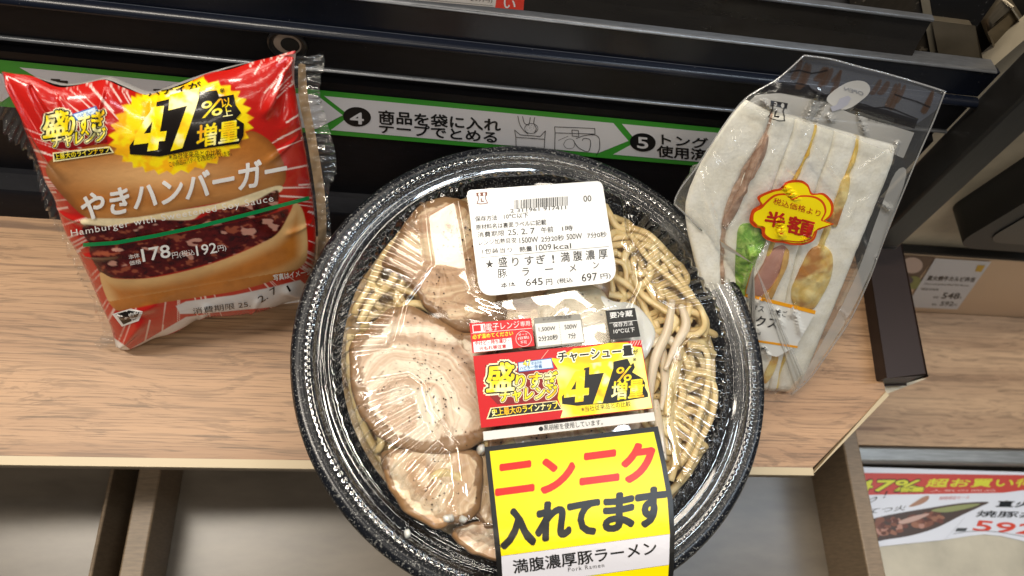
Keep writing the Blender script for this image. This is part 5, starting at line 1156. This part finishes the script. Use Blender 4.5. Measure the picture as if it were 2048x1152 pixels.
# seam along the bag edge, milky white to paint its bright line
b = MB()
for arr in (Wt, Wl[:70], Wr):
    pts_ = [packpt(x, y, 0.0012, 0) for x, y in arr[::2]]; b.tube(pts_, 0.0004, 5)
b.build('sealed_edge', clear('bright_seam_line', (0.8, 0.8, 0.8), 0.1, 1.5, 1.5, 0.05, None, 0.25), pack, smooth=True)
# ================================================================== printed strip, tags and poster
E4 = lambda x, y: (600 + x / 2.4976, y / 2.4976)
SPN = plane_surf(PP(0, 0, 0.0006), PN)
strip = Print(SPN, 0.0, 0.00012)
GRN, SW, SK = ink('3f9a35', 0.3), ink('d9d9de', 0.3), ink('17181a', 0.35)
def onstrip(x, h): return proj(PP(x, h, 0.0006))
strip.poly([onstrip(-0.6, 0.1026), onstrip(0.262, 0.1026), onstrip(0.262, 0.0722), onstrip(-0.6, 0.0722)], GRN, 0)
ht, hb, hm = 0.0992, 0.0757, 0.0872
xs = [onpanel(*E4(1562, 622))[0], onpanel(*E4(1612, 712))[0]]
def chevron(x0, x1, tip):
    strip.poly([onstrip(x0, ht), onstrip(x1, ht), onstrip(x1 + tip, hm), onstrip(x1 - 0.002, hb), onstrip(x0 + 0.002, hb), onstrip(x0 + tip, hm)], SW, 1)
x4a = onpanel(*E4(122, 487))[0]; x4b = onpanel(*E4(1560, 622))[0]; x5a = onpanel(*E4(1602, 627))[0]; x3b = onpanel(*E4(86, 482))[0]
chevron(x4a, x4b, 0.012); chevron(x5a, 0.258, 0.012); chevron(-0.18, x3b, 0.012); chevron(-0.45, -0.195, 0.012)
UPV = (-0.02, -1)
def S(s_, a, b_, h, m=SK, lvl=2, **k): strip.text(s_, E4(*a), E4(*b_), h / 2.4976, m, lvl, up=UPV, **k)
strip.disc(E4(285, 582), 28, 19.5, SK, 2, rot=0.09); S('4', (250, 615), (320, 621), 60, SW, 3, bold=0.03)
S('商品を袋に入れ', (392, 612), (1004, 658), 66, bold=0.028); S('テープでとめる', (395, 662), (985, 714), 58, bold=0.028)
strip.disc(E4(1712, 710), 26, 18.5, SK, 2, rot=0.09); S('5', (1684, 738), (1740, 743), 58, SW, 3, bold=0.03)
S('トング', (1806, 722), (2040, 744), 56, bold=0.025); S('使用済みは', (1782, 782), (2200, 818), 60, bold=0.028)
xk = lambda pts, wd=1.3: strip.line([E4(*p) for p in pts], wd, SK, 2)
xk(cat([(1088, 578), (1098, 620), (1118, 650), (1140, 668)], 5, False)); xk(cat([(1112, 580), (1120, 612), (1136, 622)], 5, False)); xk(cat([(1172, 586), (1168, 615), (1180, 640), (1170, 664)], 5, False)); xk(cat([(1150, 585), (1146, 612), (1140, 625)], 5, False))
strip.line([E4(1155 + 33 * math.cos(k * .3), 640 + 25 * math.sin(k * .3)) for k in range(21)], 1.0, SK, 2, True)
for k in range(26): strip.disc(E4(1155 + rng.uniform(-26, 26), 640 + rng.uniform(-18, 18)), 0.5, 0.4, SK, 2, 6)
xk([(1072, 648), (1100, 672), (1200, 680), (1226, 652)]); xk([(1072, 648), (1078, 684), (1222, 694), (1226, 652)]); xk([(1078, 684), (1080, 740)]); xk([(1222, 694), (1220, 745)])
xk([(1272, 632), (1472, 640), (1474, 668), (1274, 662), (1272, 632)]); xk([(1274, 662), (1272, 756)]); xk([(1358, 648), (1390, 650), (1392, 680), (1360, 678), (1358, 648)])
xk(cat([(1380, 690), (1420, 676), (1470, 672), (1494, 690), (1496, 740), (1480, 775)], 5, False)); xk(cat([(1366, 700), (1390, 735), (1440, 755), (1450, 700), (1420, 690), (1410, 700)], 5, False)); xk([(1290, 700), (1340, 678)], 0.8); xk(cat([(1316, 720), (1330, 698), (1358, 694), (1372, 715), (1362, 738), (1330, 738), (1316, 720)], 4, False), 0.8)
F3 = lambda x, y: (x / 2.926, y / 2.926)
strip.text('取', F3(298, 560), F3(405, 566), 102 / 2.926, SK, 2, bold=0.028, up=UPV); strip.text('る', F3(440, 572), F3(520, 580), 85 / 2.926, SK, 2, bold=0.028, up=UPV); strip.text('番', F3(890, 600), F3(985, 606), 88 / 2.926, SK, 2, bold=0.028, up=UPV)
strip.disc(F3(160, 480), 22, 14, SK, 2)
tag(strip.build('instruction_strip'), 'green and white instruction strip with steps four and five on the black rack', 'instruction strip')
# clear edging lip above the bowl, below the strip's middle
# --- price cards on the top rail
G4 = E4
SPT = plane_surf(PP(0, 0.16, 0.0034), PN)
P = Print(SPT, 0.0, 0.0001)
P.poly(q4(G4, (560, -30), (985, -2), (975, 36), (540, -2)), ink('cfccc8', 0.3), 0); P.line(q4(G4, (560, -8), (965, 28)), 0.8, SK, 1); tx(P, G4, '297円)', (850, 8), (960, 16), 22, SK, 1)
tag(P.build('price_card'), 'white price card at the top edge of the rack', 'price card')
P = Print(SPT, 0.0001, 0.0001)
P.poly(q4(G4, (985, -40), (1122, -28), (1116, 50), (975, 38)), ink('d22c1e', 0.3), 0); tx(P, G4, 'い', (1015, 38), (1075, 44), 44, SW, 1, bold=0.02)
tag(P.build('price_card'), 'red price card with white lettering beside the white one on the top rail', 'price card')
# --- price tag on the neighbouring shelf
H6 = lambda x, y: (1600 + x / 3.031, 380 + y / 3.031)
SB6 = plane_surf((0, fb - 0.0002, 0), (0, -1, 0))
P = Print(SB6, 0.0, 0.0002)
P.poly(q4(H6, (560, 392), (822, 408), (640, 640), (560, 640)), ink('4a3a34', 0.3), 0); P.disc(H6(680, 455), 21, 16, ink('c8b4ac', 0.3), 1); P.disc(H6(690, 560), 15, 13, ink('7f8a4a', 0.3), 1); P.disc(H6(650, 545), 12, 8, ink('33304a', 0.3), 1.2)
P.poly(q4(H6, (820, 412), (1160, 433), (952, 722), (640, 708)), ink('cfd4dc', 0.3), 1.5)
P.poly(q4(H6, (1076, 452), (1122, 454), (1098, 494), (1060, 490)), ink('c8a21e', 0.3), 2.5)
UB = (0.5, -1)
for s_, a, b_, h, bo in (('直火焼牛カルビ弁当', (765, 545), (1052, 556), 34, 0.02), ('Charcoal grilled Beef Rib Bento', (748, 572), (1018, 584), 14, 0), ('*国産米使用', (725, 603), (835, 608), 14, 0), ('本体', (802, 654), (835, 655), 15, 0), ('548', (852, 655), (957, 658), 40, 0.02), ('円', (955, 657), (972, 658), 16, 0), ('税込', (795, 697), (826, 698), 14, 0), ('592', (845, 698), (922, 700), 29, 0.01), ('円', (924, 700), (945, 701), 14, 0)):
    P.text(s_, H6(*a), H6(*b_), h / 3.031, SK, 2.6, bold=bo, up=UB)
tag(P.build('price_tag'), 'white bento price tag on the pale rail of the lower right shelf', 'price tag')
# --- poster
K7 = lambda x, y: (1500 + x / 3.272, 800 + y / 3.272)
zp = ZC + 0.0012
pm = MB()
pgrid = lambda u, v: onz(*K7(560 + 1400 * u, 425 + 620 * v), zp + 0.002 * math.sin(3 * u + 2.2 * v) ** 2)
SPO = plane_surf((xr + 0.1, 0, zp), (0.01, -0.02, 1))
P = Print(SPO, 0.0005, 0.0002)
PWH = ink('d3d7e2', 0.35)
P.poly(q4(K7, (640, 436), (1960, 478), (1960, 960), (1793, 925), (1640, 890), (1530, 880), (1430, 890), (1270, 915), (1000, 942), (820, 962), (640, 975)), PWH, 0)
P.poly(q4(K7, (640, 476), (1960, 494), (1960, 560), (1793, 590), (1650, 608), (1300, 614), (735, 622), (640, 622)), ink('b8443a', 0.35), 1)
LM = ink('c9c93a', 0.35); US = (0.45, -1)
P.text('47%', K7(660, 600), K7(1090, 598), 82 / 3.272, SK, 1.6, bold=0.09, up=US, grow=2.5); P.text('47%', K7(660, 600), K7(1090, 598), 82 / 3.272, LM, 2.2, bold=0.035, up=US)
P.text('増量', K7(940, 604), K7(1130, 602), 36 / 3.272, SK, 2.8, bold=0.08, up=US, grow=1); P.text('増量', K7(940, 604), K7(1130, 602), 36 / 3.272, LM, 3.4, bold=0.02, up=US)
P.text('超お買い得', K7(1140, 572), K7(1860, 570), 62 / 3.272, LM, 2.2, bold=0.03, up=US)
P.text('ワンピースプレゼント'[:0] or '人気の商品', K7(1170, 602), K7(1600, 600), 16 / 3.272, ink('d9b0aa', 0.35), 2.2, up=US)
P.text('っ！', K7(735, 690), K7(880, 640), 50 / 3.272, SK, 2, up=US); P.text('てつ火', K7(765, 748), K7(1010, 722), 40 / 3.272, SK, 2, up=US)
P.text('期間限定セール', K7(1230, 655), K7(1430, 648), 24 / 3.272, ink('c06a6a', 0.35), 2, up=US)
P.poly(cat(q4(K7, (1035, 700), (1080, 665), (1130, 635), (1165, 628), (1160, 655), (1110, 685)), 4), ink('a07a66', 0.35), 2)
bowlp = cat(q4(K7, (770, 800), (850, 765), (1000, 735), (1180, 705), (1380, 675), (1555, 668), (1500, 700), (1380, 755), (1220, 835), (1060, 885), (900, 912), (815, 915)), 5)
P.poly(bowlp, ink('4a3c36', 0.35), 1)
for k in range(70):
    x, y = rng.uniform(800, 1250), 0; f = (x - 790) / 700; y = rng.uniform(790 - f * 90, 900 - f * 150)
    P.disc(K7(x, y), rng.uniform(4, 11), rng.uniform(3, 6), ink(rng.choice(('7a5040', '8f6450', '6a4238', 'a98072', '5c3a30')), 0.35), 1.4 + k * 0.01, 9, rng.uniform(-.5, .5))
P.poly(cat(q4(K7, (1180, 722), (1350, 690), (1500, 680), (1420, 710), (1280, 735)), 4), ink('8a9060', 0.35), 2.4); P.poly(cat(q4(K7, (970, 795), (1050, 765), (1140, 745), (1165, 750), (1080, 790), (990, 812)), 4), ink('b89a90', 0.35), 2.5)
P.text('直火焼', K7(1600, 702), K7(1960, 706), 48 / 3.272, SK, 2, bold=0.04, up=US); P.text('焼豚丼', K7(1470, 765), K7(1880, 775), 46 / 3.272, SK, 2, bold=0.02, up=US)
P.text('592', K7(1448, 855), K7(1860, 885), 76 / 3.272, ink('c8432e', 0.35), 2, bold=0.03, up=US); P.poly(q4(K7, (1336, 860), (1352, 838), (1420, 838), (1405, 860)), ink('45484a', 0.35), 2)
P.line(q4(K7, (1325, 876), (1420, 862), (1530, 855), (1650, 868), (1793, 895)), 0.9, SK, 2); P.line(q4(K7, (1270, 915), (1400, 770)), 0.5, ink('9aa0aa', 0.35), 2)
po = P.build('sale_poster')
tag(po, 'white and red sale poster with a meat bowl picture on the pale cabinet', 'poster')
